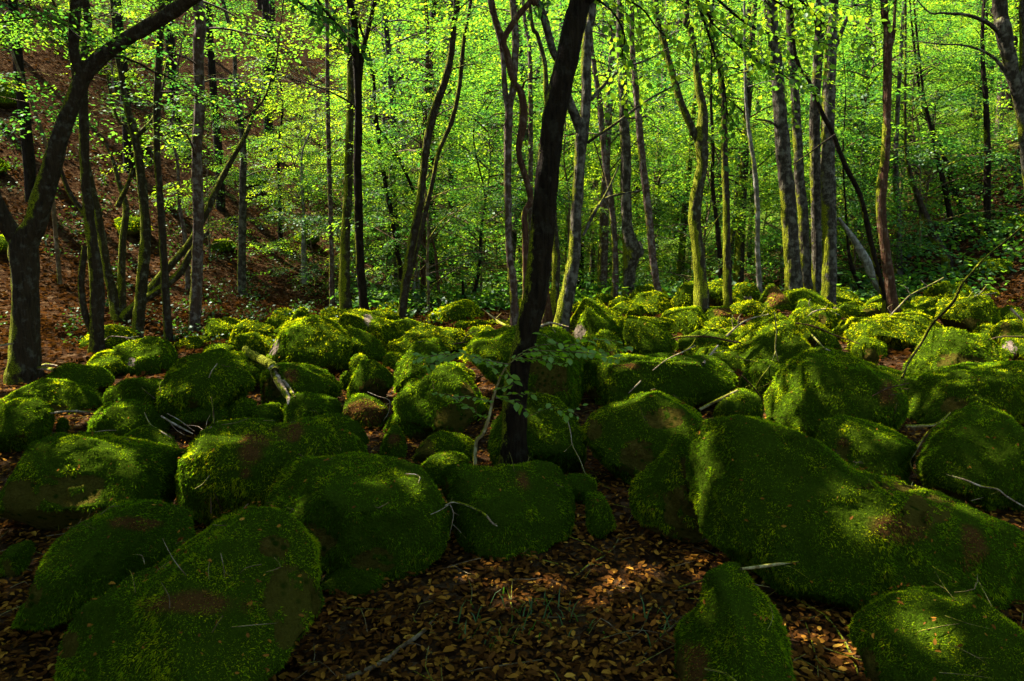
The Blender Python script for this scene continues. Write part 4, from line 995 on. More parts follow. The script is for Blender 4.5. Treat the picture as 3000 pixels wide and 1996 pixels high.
T("beech_tree", "thin straight trunk with a yellow mossy foot, between two thicker trunks on the left", 9.8, 'P',
  [(775, 1610, 44), (775, 1540, 38), (765, 1300, 34), (755, 1000, 30), (740, 700, 28), (745, 500, 30), (765, 200, 30), (775, 0, 28)], (),
  'mossy', seed=5, nbr=18, canopy=2300, low=3.1)
T("beech_tree", "rough upright trunk flecked with lichen in front of the brown slope, left of centre", 10.6, 'P',
  [(885, 1580, 62), (892, 1500, 52), (905, 1300, 50), (915, 1000, 45), (910, 700, 44), (925, 500, 44), (920, 250, 44), (915, 0, 46)], (),
  'pink', seed=6, nbr=20, canopy=2300, low=2.2)
T("beech_tree", "slim grey lichened trunk standing alone low on the brown slope", 14.0, 'P',
  [(1112, 1490, 42), (1115, 1200, 36), (1125, 900, 30), (1130, 700, 29), (1120, 550, 26), (1100, 400, 20), (1090, 200, 16)], (),
  'grey', seed=7, nbr=20, canopy=500, low=2.0, tint0=.4)
T("young_conifer", "very straight thin pinkish trunk beside the bright leaning spruce-like stems, left of centre", 13.0, 'P',
  [(1528, 1520, 25), (1525, 1100, 22), (1520, 800, 21), (1515, 500, 19), (1515, 200, 17), (1510, 0, 15)], (), 'pink', seed=8, nbr=16, canopy=500, low=2.0, tint0=.4)
T("beech_sapling", "pale sapling with leafy shelves of twigs at the foot of the brown slope", 16.0, 'P',
  [(1408, 1420, 34), (1400, 1200, 26), (1400, 1000, 16), (1395, 850, 12), (1400, 700, 8)], (), 'pale', seed=9, nbr=16, canopy=0, low=1.6, top=6.5, tint0=.6)
T("beech_sapling", "dark bare-stemmed sapling on the brown slope left of the pale sapling", 18.0, 'P',
  [(1290, 1150, 22), (1287, 900, 17), (1285, 700, 12)], (), 'dark', seed=10, nbr=10, canopy=0, low=5.0, top=8)
T("beech_sapling", "thin twisting stem rising behind the arching mossy stem on the left slope", 13.5, 'P',
  [(852, 1090, 20), (830, 950, 15), (822, 750, 13), (800, 620, 11), (820, 420, 9), (830, 300, 7)], (), 'pink', seed=11, nbr=9, canopy=0, low=4.0, top=9)
T("beech_sapling", "thin stem leaning left between the big fork's limbs, over the dark slope", 12.0, 'P',
  [(235, 760, 16), (215, 650, 15), (180, 540, 15), (140, 430, 13), (90, 300, 12), (60, 200, 10)], (), 'twig', seed=12, nbr=12, canopy=0, low=3.4, top=8)
# --- left of centre
T("beech_tree", "left one of a close pair of trunks left of centre, bright moss down one side", 12.0, 'Q',
  [(22, 1460, 62), (12, 1300, 50), (15, 1100, 45), (25, 900, 40), (30, 650, 35), (35, 400, 34), (30, 200, 30), (25, 0, 28)], (), 'green', seed=13, nbr=20, canopy=600, low=3.0)
T("beech_tree", "nearly black slender trunk, right one of the close pair left of centre", 11.4, 'Q',
  [(108, 1480, 52), (104, 1400, 42), (86, 1200, 38), (80, 950, 36), (75, 750, 36), (80, 550, 34), (75, 350, 34), (62, 150, 34), (55, 60, 32), (35, -10, 28)],
  [[(80, 430, 24), (98, 260, 22), (128, 120, 20), (155, 0, 18), (170, -100, 14)]], 'dark', seed=14, nbr=14, canopy=600, low=3.4)
T("beech_tree", "gracefully curved trunk with a lit mossy edge, leaning right in the green clearing", 11.0, 'Q',
  [(272, 1540, 50), (278, 1450, 42), (310, 1200, 38), (350, 1000, 38), (377, 800, 34), (402, 620, 37), (440, 480, 37), (480, 370, 32), (505, 250, 30), (520, 100, 29), (530, 0, 27)], (),
  'mossy', seed=15, nbr=12, canopy=600, low=4.2)
T("beech_tree", "thinner mossy stem following the curved trunk closely on its right", 11.6, 'Q',
  [(255, 1520, 30), (285, 1370, 26), (345, 1150, 24), (395, 950, 22), (425, 820, 20), (450, 700, 20), (510, 560, 21), (545, 400, 20), (565, 200, 18), (590, 60, 16)], (),
  'mossy', seed=16, nbr=16, canopy=500, low=3.4)
T("beech_tree", "dark crooked trunk bending left behind the gracefully curved one", 14.0, 'Q',
  [(290, 1400, 26), (270, 1250, 23), (245, 1100, 22), (220, 950, 22), (190, 800, 20), (160, 600, 18), (145, 450, 15), (120, 250, 12)],
  [[(330, 880, 14), (260, 720, 14), (185, 610, 14), (160, 560, 14)]], 'dark', seed=17, nbr=18, canopy=300, low=3.4)
T("broken_trunk", "pale lichened stump of trunk with no crown behind the boulders, left of centre", 15.0, 'Q',
  [(347, 1480, 42), (345, 1400, 36), (343, 1290, 32), (348, 1245, 24)], (), 'pale', seed=18, crown=False, leafy=False, cat="trunk")
T("beech_tree", "thick brown trunk right beside the pale broken stump", 15.2, 'Q',
  [(392, 1480, 50), (382, 1300, 36), (376, 1150, 32), (374, 950, 26), (380, 700, 22)], (), 'red', seed=19, nbr=14, canopy=300, low=3.8)
T("beech_sapling", "thin reddish sapling right of the thick brown trunk, left of centre", 14.0, 'Q',
  [(457, 1460, 14), (440, 1250, 14), (430, 1150, 12), (400, 1040, 9), (390, 900, 7)], (), 'red', seed=20, nbr=9, canopy=0, low=2.2, top=6, tint0=.6)
T("forked_sapling", "low dark V-shaped sapling over the brown bank near the centre", 15.0, 'Q',
  [(582, 1450, 32), (580, 1400, 28), (612, 1340, 20), (635, 1220, 16), (642, 1060, 12), (660, 900, 8)], [[(578, 1410, 24), (562, 1350, 16), (560, 1290, 10)]],
  'dark', seed=21, nbr=12, canopy=0, low=2.8, top=7)
# --- centre
T("beech_tree", "pale barked trunk forking high up, immediately left of the leaning black trunk", 10.0, 'Q',
  [(795, 1520, 46), (793, 1400, 38), (790, 1300, 36), (770, 1150, 32), (765, 950, 32), (765, 700, 35), (772, 500, 34), (790, 420, 30), (800, 200, 32), (787, 50, 30), (780, -40, 28)],
  [[(765, 520, 26), (750, 400, 24), (740, 250, 22), (702, 100, 20), (680, 0, 18)]], 'pink', seed=22, nbr=12, canopy=700, low=4.2)
T("twisted_tree", "twisted red-brown tree with a forked top beside the leaning black trunk", 8.6, 'Q',
  [(850, 1420, 40), (848, 1300, 34), (845, 1100, 30), (842, 980, 28), (868, 920, 26), (850, 830, 28), (815, 700, 28), (835, 560, 36), (828, 440, 32), (786, 370, 26), (762, 260, 30), (747, 190, 26), (810, 85, 27), (870, 15, 24), (920, -60, 22)],
  [[(748, 195, 24), (715, 100, 20), (695, 0, 18), (680, -120, 14)], [(828, 420, 14), (850, 380, 8), (915, 375, 5)]], 'red', seed=23, nbr=10, canopy=900, low=5.2)
MAIN = T("leaning_tree", "nearly black trunk leaning right, standing among the boulders in the middle foreground", 4.8, 'Q',
  [(790, 2160, 150), (792, 2118, 137), (795, 2020, 118), (796, 1921, 113), (809, 1721, 108), (838, 1587, 106), (868, 1450, 108), (898, 1300, 108), (926, 1000, 102), (945, 800, 100), (967, 600, 96), (1003, 400, 102), (1052, 200, 98), (1098, 0, 86), (1140, -160, 78)], (),
  'dark', seed=24, sides=34, nbr=6, canopy=500, low=6.0, top=11)
T("old_tree", "thick rough trunk with yellow moss and a left fork, right of the leaning black trunk", 8.8, 'Q',
  [(1008, 1540, 88), (1015, 1470, 74), (1050, 1300, 64), (1074, 1150, 55), (1080, 1000, 52), (1090, 850, 50), (1100, 700, 50), (1112, 600, 54), (1122, 520, 48), (1130, 400, 45), (1130, 250, 44), (1140, 100, 40), (1160, 0, 36)],
  [[(1105, 600, 44), (1062, 500, 42), (1040, 440, 35), (1010, 320, 31), (970, 250, 31), (940, 150, 33), (910, 60, 31), (885, -10, 28)],
   [(1110, 1080, 20), (1180, 950, 17), (1230, 905, 13), (1300, 885, 10), (1380, 870, 7)], [(1190, 940, 13), (1235, 860, 10), (1285, 750, 6)],
   [(1135, 650, 16), (1190, 615, 13), (1250, 580, 12), (1400, 475, 9), (1570, 395, 5)],
   [(1150, 450, 18), (1230, 360, 15), (1300, 300, 12), (1430, 250, 8), (1550, 180, 5)]], 'grey', seed=25, nbr=8, canopy=1200, low=5.0)
T("beech_tree", "short-looking bright green mossy trunk between the black trunk and the thick rough one", 10.0, 'Q',
  [(972, 1460, 42), (980, 1350, 38), (987, 1200, 37), (978, 1050, 30), (960, 850, 26), (950, 600, 24), (938, 420, 22), (932, 300, 20), (900, 180, 18), (865, 60, 17)], (), 'green', seed=26, nbr=12, canopy=400, low=4.4)
T("tree_stump", "splintered brown stump at the foot of the thick rough trunk", 9.3, 'Q',
  [(940, 1500, 60), (942, 1430, 50), (940, 1360, 34), (944, 1300, 16)], (), 'red', seed=27, crown=False, leafy=False, cat="stump")
T("beech_tree", "thin even trunk in the far green gap left of the leaning black trunk", 14.0, 'Q',
  [(858, 1400, 24), (866, 1100, 22), (870, 900, 22), (870, 500, 21), (865, 200, 18), (842, 60, 16)], (), 'pink', seed=28, nbr=14, canopy=300, low=3.4)
T("beech_tree", "slim reddish trunk with a slight bend right of the thick rough trunk", 13.0, 'Q',
  [(1250, 1440, 34), (1260, 1200, 30), (1240, 900, 26), (1216, 750, 27), (1202, 600, 27), (1190, 450, 25), (1168, 300, 21), (1150, 100, 18)], (), 'pink', seed=29, nbr=16, canopy=400, low=3.3)
T("gnarled_tree", "grey trunk with a gnarled knotty burl low down, right of centre", 13.0, 'Q',
  [(1315, 1460, 58), (1315, 1380, 50), (1325, 1230, 56), (1335, 1150, 78), (1318, 1080, 56), (1306, 950, 48), (1302, 700, 47), (1292, 500, 42), (1282, 300, 39), (1275, 100, 34)],
  [[(1345, 1180, 40), (1378, 1160, 30), (1380, 1110, 16)]], 'grey', seed=30, nbr=16, canopy=400, low=3.6)
T("beech_tree", "clean dark reddish trunk leaning left at the back, right of the knotty one", 12.0, 'Q',
  [(1488, 1500, 42), (1478, 1420, 32), (1440, 1250, 33), (1410, 950, 34), (1387, 750, 33), (1370, 550, 31), (1352, 350, 28), (1340, 150, 22)], (), 'pink', seed=31, nbr=14, canopy=400, low=4.0)
T("old_tree", "heavily moss-swollen trunk that forks in two behind the moss mound, right of centre", 10.6, 'S',
  [(88, 1370, 70), (86, 1300, 60), (74, 1150, 54), (60, 1010, 54), (72, 890, 56), (98, 750, 50), (95, 650, 58), (104, 500, 40), (86, 400, 34), (70, 250, 30), (50, 120, 30), (30, 0, 28)],
  [[(88, 660, 36), (52, 580, 34), (0, 450, 32), (-40, 300, 29), (-80, 140, 26), (-108, 0, 23)]], 'green', seed=32, nbr=12, canopy=500, low=4.4)
T("beech_tree", "slimmer mossy trunk standing right beside the moss-swollen forked one", 11.5, 'S',
  [(207, 1330, 40), (206, 1100, 34), (206, 900, 32), (200, 700, 30), (200, 500, 28), (182, 300, 26), (152, 200, 22), (130, 0, 20)], (), 'mossy', seed=33, nbr=14, canopy=400, low=3.8)
T("beech_tree", "thin dark trunk squeezed between the two mossy trunks right of centre", 14.5, 'S',
  [(182, 1320, 24), (166, 1050, 20), (146, 850, 18), (150, 650, 15), (145, 400, 12)], (), 'dark', seed=34, nbr=14, canopy=200, low=3.4)
T("beech_tree", "thin pale wavy trunk left of the cluster of big grey trunks", 13.0, 'S',
  [(352, 1330, 26), (342, 1150, 22), (340, 950, 22), (326, 780, 20), (306, 650, 18), (290, 520, 15), (280, 350, 12)],
  [[(440, 640, 12), (400, 585, 10), (340, 565, 8), (300, 560, 5)]][:0], 'pale', seed=35, nbr=12, canopy=200, low=4.0)
T("beech_tree", "widest pale grey trunk, leftmost of the cluster of four on the right", 12.0, 'S',
  [(520, 1440, 88), (515, 1370, 75), (502, 1200, 69), (486, 1000, 66), (466, 800, 63), (450, 650, 61), (434, 450, 56), (416, 250, 50), (400, 50, 44)],
  [[(462, 700, 16), (430, 600, 13), (380, 568, 10), (310, 560, 6)]], 'grey', seed=36, nbr=12, canopy=400, low=4.6, sides=26)
T("beech_tree", "second grey trunk from the left in the cluster of four, touching the widest", 12.4, 'S',
  [(578, 1440, 56), (575, 1380, 47), (560, 1200, 46), (550, 1000, 44), (531, 800, 42), (520, 600, 40), (506, 400, 39), (490, 200, 35), (475, 0, 32)], (), 'grey', seed=37, nbr=10, canopy=400, low=4.8)
T("beech_tree", "third grey trunk of the cluster of four, perfectly upright", 12.6, 'S',
  [(608, 1440, 46), (610, 1380, 41), (614, 1200, 42), (610, 1000, 43), (605, 800, 45), (600, 600, 43), (602, 450, 42), (614, 250, 40), (620, 0, 36)], (), 'grey', seed=38, nbr=10, canopy=400, low=4.8)
T("beech_tree", "rightmost grey trunk of the cluster of four, blotched with dark lichen, forked above", 12.1, 'S',
  [(668, 1440, 80), (672, 1370, 64), (680, 1200, 60), (680, 1000, 59), (680, 800, 59), (682, 600, 57), (690, 400, 54), (702, 200, 48), (720, 0, 42)],
  [[(705, 230, 26), (745, 170, 22), (790, 80, 17), (830, 0, 14), (870, -120, 10)]], 'grey', seed=39, nbr=10, canopy=400, low=4.8)
T("beech_tree", "thin dark trunk leaning steeply left in front of the cluster of four", 11.2, 'S',
  [(935, 1410, 30), (930, 1360, 25), (890, 1200, 23), (850, 1000, 23), (820, 880, 21), (770, 780, 21), (730, 680, 20), (700, 600, 20), (650, 500, 18), (592, 350, 16), (550, 290, 18), (520, 100, 14)], (), 'dark', seed=40, nbr=8, canopy=300, low=5.0)
T("beech_tree", "dark brown upright trunk with a bend, right of the cluster of four", 10.8, 'S',
  [(972, 1430, 54), (965, 1370, 45), (946, 1200, 42), (930, 1050, 42), (926, 900, 43), (950, 700, 36), (960, 550, 34), (965, 400, 34), (970, 250, 35), (970, 100, 32), (960, 0, 29)],
  [[(972, 260, 22), (992, 190, 19), (1012, 130, 17), (1025, 0, 13)]], 'red', seed=41, nbr=10, canopy=800, low=4.4, tint0=.4)
T("old_tree", "pale trunk leaning in from the top right corner, spotted with lichen", 9.0, 'S',
  [(1640, 1180, 52), (1620, 1080, 42), (1592, 950, 38), (1572, 800, 37), (1552, 600, 38), (1532, 470, 44), (1502, 350, 55), (1480, 250, 58), (1452, 120, 58), (1438, 0, 56)],
  [[(1535, 480, 30), (1532, 300, 30), (1510, 120, 30), (1490, 0, 28)], [(1460, 170, 20), (1380, 105, 17), (1290, 70, 13), (1200, 60, 10), (1100, 20, 6)],
   [(1500, 400, 17), (1460, 320, 15), (1400, 255, 12), (1300, 215, 9), (1180, 205, 7), (1050, 190, 5)]], 'grey', seed=42, nbr=10, canopy=1800, low=4.6, tint0=.35)
T("leaning_tree", "dark trunk curving up and left from the foot of the right bank", 15.0, 'S',
  [(1215, 1220, 44), (1198, 1170, 37), (1150, 1090, 34), (1112, 1000, 30), (1062, 880, 23), (1030, 780, 18), (1010, 640, 13)], (), 'mossy', seed=43, nbr=18, canopy=700, low=3.2, tint0=.35)
T("leaning_tree", "second dark trunk curving left on the right bank, above the first", 16.5, 'S',
  [(1262, 1120, 28), (1240, 1070, 24), (1200, 880, 22), (1150, 700, 18), (1110, 540, 14), (1080, 400, 10)], (), 'dark', seed=44, nbr=18, canopy=700, low=3.6, tint0=.3)
T("leaning_tree", "topmost of the three dark trunks curving left on the right bank", 17.5, 'S',
  [(1310, 1060, 26), (1285, 980, 22), (1230, 800, 20), (1190, 660, 17), (1120, 500, 13), (1090, 300, 10)], (), 'dark', seed=45, nbr=18, canopy=700, low=4.0, tint0=.3)
T("beech_tree", "upright dark trunk at the top of the right bank against bright gaps", 16.0, 'S',
  [(1392, 1010, 32), (1390, 850, 28), (1388, 700, 26), (1372, 450, 22), (1356, 300, 17), (1350, 100, 13)], (), 'dark', seed=46, nbr=18, canopy=900, low=4.0, tint0=.3)
T("beech_tree", "grey trunk in the gap just right of the dark brown bent one", 15.5, 'S',
  [(992, 1290, 38), (990, 1100, 30), (988, 950, 27), (980, 800, 23), (985, 600, 19)], (), 'grey', seed=47, nbr=16, canopy=600, low=3.4, tint0=.35)
T("bare_leaning_tree", "pale bare trunk slanting left behind the dark brown bent tree", 13.5, 'S',
  [(935, 1370, 46), (900, 1300, 48), (868, 1240, 42), (820, 1150, 34), (770, 1070, 22), (720, 1000, 14)], (), 'pale', seed=48, crown=False, leafy=False, cat="tree")
T("beech_sapling", "small dark leaning stem under the pale slanting trunk", 14.0, 'S',
  [(832, 1370, 26), (820, 1330, 22), (775, 1230, 20), (758, 1150, 15), (745, 1000, 10)], (), 'dark', seed=49, nbr=10, canopy=0, low=2.4, top=6)

# unseen trees added beside and behind the camera so their crowns shade the foreground
off = [(-9.5, 4.5), (-7.8, 1.2), (-12.0, 7.5), (-5.2, -1.8), (-11.5, 1.0), (-1.0, -3.5), (4.5, -3.0), (7.5, 1.0), (8.0, 5.0), (-15, 4.0), (-15.5, 9.5), (11.0, 8.5), (-4.5, 2.0), (11.5, 3.5),
       (-6.0, 4.2), (-6.6, 5.4), (-7.8, 6.6), (-8.6, 7.4), (-5.0, 3.4), (-4.2, 1.2), (-9.8, 8.6), (-6.9, 2.6)]
def added_shade_tree(i, x, y):
    r = np.random.default_rng(500 + i); g = float(zg(x, y))
    if y > 0 and abs(x) / max(y, .1) < 0.9 and not (i == 12): x = math.copysign(0.95 * y + 1, x)
    if i == 12: x = -5.2
    root = empty("beech_tree", (x, y, g), label="unseen tall beech added beside the viewpoint to shade the foreground boulders", cat="tree", group="added shade beeches around the viewpoint")
    P = np.array([[0, 0, -.3], [.05, .1, 2], [.2, -.1, 5], [.1, .2, 8], [.0, .1, 11]]) + np.outer([0, 0, .25, .7, 1], [2.0, 1.0, 0]) * (i >= 14) + 0.15 * r.standard_normal((5, 3)) * [1, 1, 0]
    V, q = tube(P, [.22, .17, .14, .10, .04], 14, 26, .12, 6, i, .4); obj("trunk", make_mesh("trunk", V, q, BARK['mossy']), root)
    fo = Acc(); org = np.array([x, y, g])
    n = 5200
    lean = [2.2, 1.0] if i >= 14 else [0, 0]                  # crowns shifted over the stones to block the sun
    C = r.standard_normal((n, 3)) * [2.0, 2.0, 1.1] + [lean[0], lean[1], 8.6]
    C = C[(C[:, 2] > 6.2)]; C = C[(C[:, 2] + g) > 1.9 + .40 * np.maximum(C[:, 1] + y, 3)]
    C = C[vnoise(C + org, .9, 31) > -.25]
    loose_leaves(fo, C, .18, r, .4, keep=lambda X: canopy_keep(r)(X + org))
    tw = Acc()
    for b in range(9):
        a = r.uniform(0, 6.28); z0 = r.uniform(6, 9.5); ln = r.uniform(1.5, 2.8)
        V, q = tube([[P[3, 0] * .8, P[3, 1] * .8, z0], [P[3, 0] + math.cos(a) * ln * .5, P[3, 1] + math.sin(a) * ln * .5, z0 + .7], [P[3, 0] + math.cos(a) * ln, P[3, 1] + math.sin(a) * ln, z0 + 1.0]], [.05, .03, .01], 5, 6); tw.add(V, q)
    obj("twigs", tw.mesh("twigs", BARK['mossy']), root, kind="stuff")
    obj("foliage", fo.mesh("foliage", M_LEAF, False), root, kind="stuff")
for i, (x, y) in enumerate(off): added_shade_tree(i, x, y)

# --- the wood behind: a few kinds, copied
def back_tree(i, height, lowz, bark, rad, nbr, tint0, spread, bend, cluster=None, tmpl=None):
    r = np.random.default_rng(300 + i)
    root = empty("beech_tree", (0, 0, 0), cat="tree")
    k = np.linspace(0, 1, 9)
    P = np.stack([bend * k ** 1.5 + .12 * np.cumsum(r.standard_normal(9)) * k, .12 * np.cumsum(r.standard_normal(9)) * k, height * k - .4], 1)
    V, q = tube(P, rad * (1 - .85 * k), 9, 26, .12, 8, i, .3); obj("trunk", make_mesh("trunk", V, q, BARK[bark]), root)
    fo = Acc(); tw = Acc(); O = []; ya = []; pi_ = []; sc = []
    for b in range(nbr):
        z0 = lowz + (height - lowz - .3) * ((b + r.random()) / nbr); f0 = z0 / height
        o = np.array([np.interp(z0, P[:, 2], P[:, c]) for c in range(3)])
        yaw = r.uniform(0, 6.28); ln = spread * r.uniform(.7, 1.5) * (1.25 - .75 * f0)
        el = r.uniform(.1, .9); kk = np.linspace(0, 1, 5)[:, None]; hd = np.array([math.cos(yaw), math.sin(yaw), 0])
        bp = o + hd * ln * kk + np.array([0, 0, 1]) * (math.tan(el) * ln * kk - .4 * ln * kk ** 2)
        V, q = tube(bp, .022 * (1.1 - kk[:, 0]), 3, 5); tw.add(V, q)
        for s in range(6):
            f = .25 + .75 * s / 5
            O.append(bp[0] + 0 + np.array([np.interp(f, kk[:, 0], bp[:, c]) for c in range(3)]) - bp[0]); ya.append(yaw + (1 if s % 2 else -1) * r.uniform(.3, 1.1)); pi_.append(r.uniform(-.35, .15)); sc.append(r.uniform(.55, 1.0))
    add_sprays(fo, np.array(O), np.array(ya), np.array(pi_), np.array(sc), r, tmpl, tint0, .25,
               keep=lambda C: r.random(len(C)) > .90 * sstep(4.5, 8.5, C[:, 2]))
    obj("twigs", tw.mesh("twigs", BARK[bark]), root, kind="stuff")
    obj("foliage", fo.mesh("foliage", M_LEAF, False), root, kind="stuff")
    return root

KINDS = [back_tree(0, 13, 3.0, 'pink', .13, 44, .45, 1.7, .8), back_tree(1, 11, 1.5, 'grey', .10, 40, .60, 1.6, -.9),  # lower leaf tints paint the shade of the wood
         back_tree(2, 14, 4.5, 'dark', .15, 44, .30, 1.9, .5), back_tree(3, 6.5, .5, 'twig', .045, 30, .60, 1.5, .5),
         back_tree(4, 5.0, .3, 'twig', .035, 28, .45, 1.6, -.4), back_tree(5, 12, 2.2, 'mossy', .12, 42, .55, 1.8, -1.4),
         back_tree(6, 16, 2.5, 'dark', .16, 60, .55, 2.2, .6, tmpl=SPRAY_FAR), back_tree(7, 15, 1.5, 'grey', .14, 60, .62, 2.3, -.7, tmpl=SPRAY_FAR)]

def copy_tree(src, loc, rz, s, label, group, first=False):
    if first: r = src
    else:
        r = src.copy(); COL.objects.link(r)
        for ch in list(src.children):
            c = ch.copy(); COL.objects.link(c); c.parent = r
    r.location = loc; r.rotation_euler = (0, 0, rz); r.scale = (s, s, s)
    r["label"] = label; r["group"] = group
    return r

placed = []; used = set(); rb = np.random.default_rng(99)
LOOK = {0: "ruddy-barked tree", 1: "grey-barked tree", 2: "dark-barked tree", 3: "bushy sapling", 4: "low bushy sapling", 5: "bent mossy tree", 6: "tall dark tree", 7: "tall grey tree"}
def zone(x, y, ki=0):
    u = x / y
    where = ("just" if y < 19 else "a little" if y < 26 else "well" if y < 40 else "far" if y < 70 else "farthest") + " behind " + landmark(x, y)
    gr = "farthest trees of the wood" if y > 40 else "trees on the left hillside" if u < -.30 else "trees behind the right bank" if u > .48 else "trees in the bright wood behind the boulders"
    return LOOK[ki] + " " + where, gr
spots = []
def try_spot(x, y, dmin):
    for (a, b) in spots:
        if (a - x) ** 2 + (b - y) ** 2 < dmin ** 2: return False
    spots.append((x, y)); return True
def scatter(n, y0, y1, u0, u1, kinds, dmin, smin, smax):
    k = 0; tries = 0
    while k < n and tries < n * 60:
        tries += 1
        y = rb.uniform(y0, y1); x = rb.uniform(u0, u1) * y
        if not try_spot(x, y, dmin): continue
        ki = kinds[rb.integers(0, len(kinds))]
        la, gr = zone(x, y, ki)
        placed.append(copy_tree(KINDS[ki], (x, y, float(zg(x, y)) - .1), rb.uniform(0, 6.28), rb.uniform(smin, smax), la, gr, first=ki not in used))
        used.add(ki); k += 1
scatter(27, 15.5, 26, -0.18, .50, [0, 1, 2, 5], 1.5, .85, 1.15)
scatter(6, 13, 17, -0.36, -.05, [3, 4], .9, .55, .9)
scatter(26, 15.0, 24, -0.12, .60, [3, 4], 1.1, .7, 1.1)
scatter(43, 26, 40, -.28, .62, [0, 1, 2, 5, 3], 1.9, .9, 1.3)
scatter(9, 14, 26, -.86, -.30, [0, 2], 2.0, .8, 1.1)
scatter(6, 15, 26, -.80, -.22, [3, 4], 2.0, .5, .8)
scatter(9, 26, 40, -.85, -.32, [0, 2, 5], 3.0, .8, 1.1)
scatter(26, 15, 38, .48, .86, [0, 2, 5, 1, 3], 1.8, .85, 1.2)
scatter(46, 40, 70, -.85, .85, [6, 7], 3.2, 1.0, 1.4)
scatter(30, 70, 105, -.85, .85, [6, 7], 5.0, 1.3, 1.9)
for ki in range(8):
    if ki not in used: copy_tree(KINDS[ki], (20 + ki, 50, float(zg(20 + ki, 50))), 0, 1, *zone(20, 50, ki), first=True)
tell_apart(placed)
# unseen trees added behind and beside the viewpoint to darken the stones' near sides
for i, (x, y) in enumerate([(-9, -3), (-6, -6), (-3, -5.5), (0, -7), (2.5, -5), (5.5, -5.5), (8.5, -3), (10, 0), (-11, -1), (6.5, -1.5), (-7, -2.5), (3.5, -8), (-1, -4), (9.5, 3.5), (12.5, 5.5), (-12, 3), (13.5, 9), (7.5, -8), (1.5, -3.6)]):
    copy_tree(KINDS[[5, 3, 0, 1, 4, 1, 5, 3, 0, 4, 3, 5, 4, 1, 0, 1, 5, 0, 3][i]], (x, y, float(zg(x, y)) - .1), i * 1.3, 1.1, "leafy tree of the wood behind the viewpoint", "unseen trees added around the viewpoint for shade")
# ------------------------------------------------------------------ fallen wood
def stick(name, label, Y, tile, pts, mat='dry', forks=(), cat="stick", Y2=None, group=None, seed=0, rough=.12, wob=.0):
    r = np.random.default_rng(3000 + seed)
    n = len(pts); Ys = np.linspace(Y, Y2 if Y2 else Y, n)
    W = np.array([max(.0022, pxm(tile, p[2], y) / 2) for p, y in zip(pts, Ys)]); P = np.array([on_surface(tile, p[0], p[1], y, .02 + w_) for p, y, w_ in zip(pts, Ys, W)])
    yk = P[:, 1].copy(); cur = yk if n < 3 else np.minimum(yk, np.r_[yk[0], (yk[:-2] + yk[2:]) / 2 + .06, yk[-1]])   # wood stays fairly straight
    P = np.array([place(tile, p[0], p[1], y) for p, y in zip(pts, cur)])
    P[1:-1] += wob * r.standard_normal((n - 2, 3)) if n > 2 else 0
    g = P.mean(0)
    acc = Acc()
    V, q = tube(P, W, 10 if W.max() > .012 else 6, max(8, 6 * n), rough, .8 / max(W.mean(), .004), seed)
    root = obj(name, make_mesh(name, V - g, q, BARK[mat]), label=label, cat=cat, group=group); root.location = g.tolist()
    for fk in forks:
        FP = np.array([place(tile, p[0], p[1], Y if not Y2 else (Y + Y2) / 2) for p in fk]); FW = np.array([max(.0016, pxm(tile, p[2], Y) / 2) for p in fk])
        j = np.argmin(np.linalg.norm(P[:, [0, 2]] - FP[0][[0, 2]], axis=1)); FP = np.array([on_surface(tile, p[0], p[1], P[j, 1] + .02, .012) if k_ else place(tile, p[0], p[1], P[j, 1]) for k_, p in enumerate(fk)])
        V, q = tube(FP, FW, 5, 4 * len(FP), .1, 30, seed + 1)
        obj("twig", make_mesh("twig", V - g, q, BARK[mat]), root)
    return root
S = stick
S("fallen_stick", "pale barkless stick bridging the dark hollow at left", 5.95, 'A', [(345, 852, 12), (440, 838, 16), (540, 836, 17), (640, 842, 15), (712, 850, 12)], seed=1)
S("dead_log", "short grey weathered log on a stone at the far left", 7.75, 'A', [(148, 530, 12), (220, 538, 20), (300, 540, 26), (380, 552, 24)], forks=[[(270, 535, 26), (320, 515, 22), (400, 525, 14)]], cat="log", seed=2)
S("fallen_stick", "pale stick end at the left edge beside the big forked tree", 7.2, 'A', [(-80, 390, 16), (0, 382, 16), (92, 368, 13)], seed=3)
S("mossy_log", "crooked log, mossy at its upper end and barkless white at the lower", 7.7, 'A', [(1690, 410, 50), (1740, 450, 62), (1820, 490, 66), (1885, 530, 64), (1900, 560, 50)], 'green', Y2=6.75, cat="log", seed=4, rough=.25)
S("barkless_log", "splintered pale lower half of the crooked log, leaning on the grey-faced boulder", 6.75, 'A', [(1880, 540, 56), (1920, 630, 50), (1960, 705, 44), (1990, 750, 30), (1985, 790, 10)], 'dry', forks=[[(1950, 620, 22), (2000, 690, 30), (2035, 740, 14)]], Y2=6.3, cat="log", seed=5, rough=.3)
S("dry_branch", "pale dry branch in the twig heap, thickest piece", 5.55, 'A', [(1110, 868, 12), (1170, 905, 15), (1240, 945, 15), (1330, 992, 8)], forks=[[(1170, 905, 8), (1210, 960, 7), (1270, 1000, 4)], [(1150, 850, 6), (1240, 900, 6), (1340, 975, 4)]], seed=6)
S("dry_branch", "curved thin branch at the left of the twig heap", 5.5, 'A', [(995, 845, 7), (1035, 925, 9), (1110, 975, 9), (1185, 1022, 6)], seed=7)
S("dry_branch", "thin forked branch at the right of the twig heap", 5.6, 'A', [(1390, 970, 9), (1450, 950, 8), (1502, 905, 5)], forks=[[(1400, 965, 5), (1360, 940, 4), (1270, 930, 3)], [(1420, 955, 5), (1430, 900, 4), (1450, 860, 3)]], seed=8)
S("dry_branch", "reddish twig standing upright at the twig heap", 5.7, 'A', [(1475, 925, 9), (1468, 820, 10), (1455, 740, 6)], 'red', seed=9)
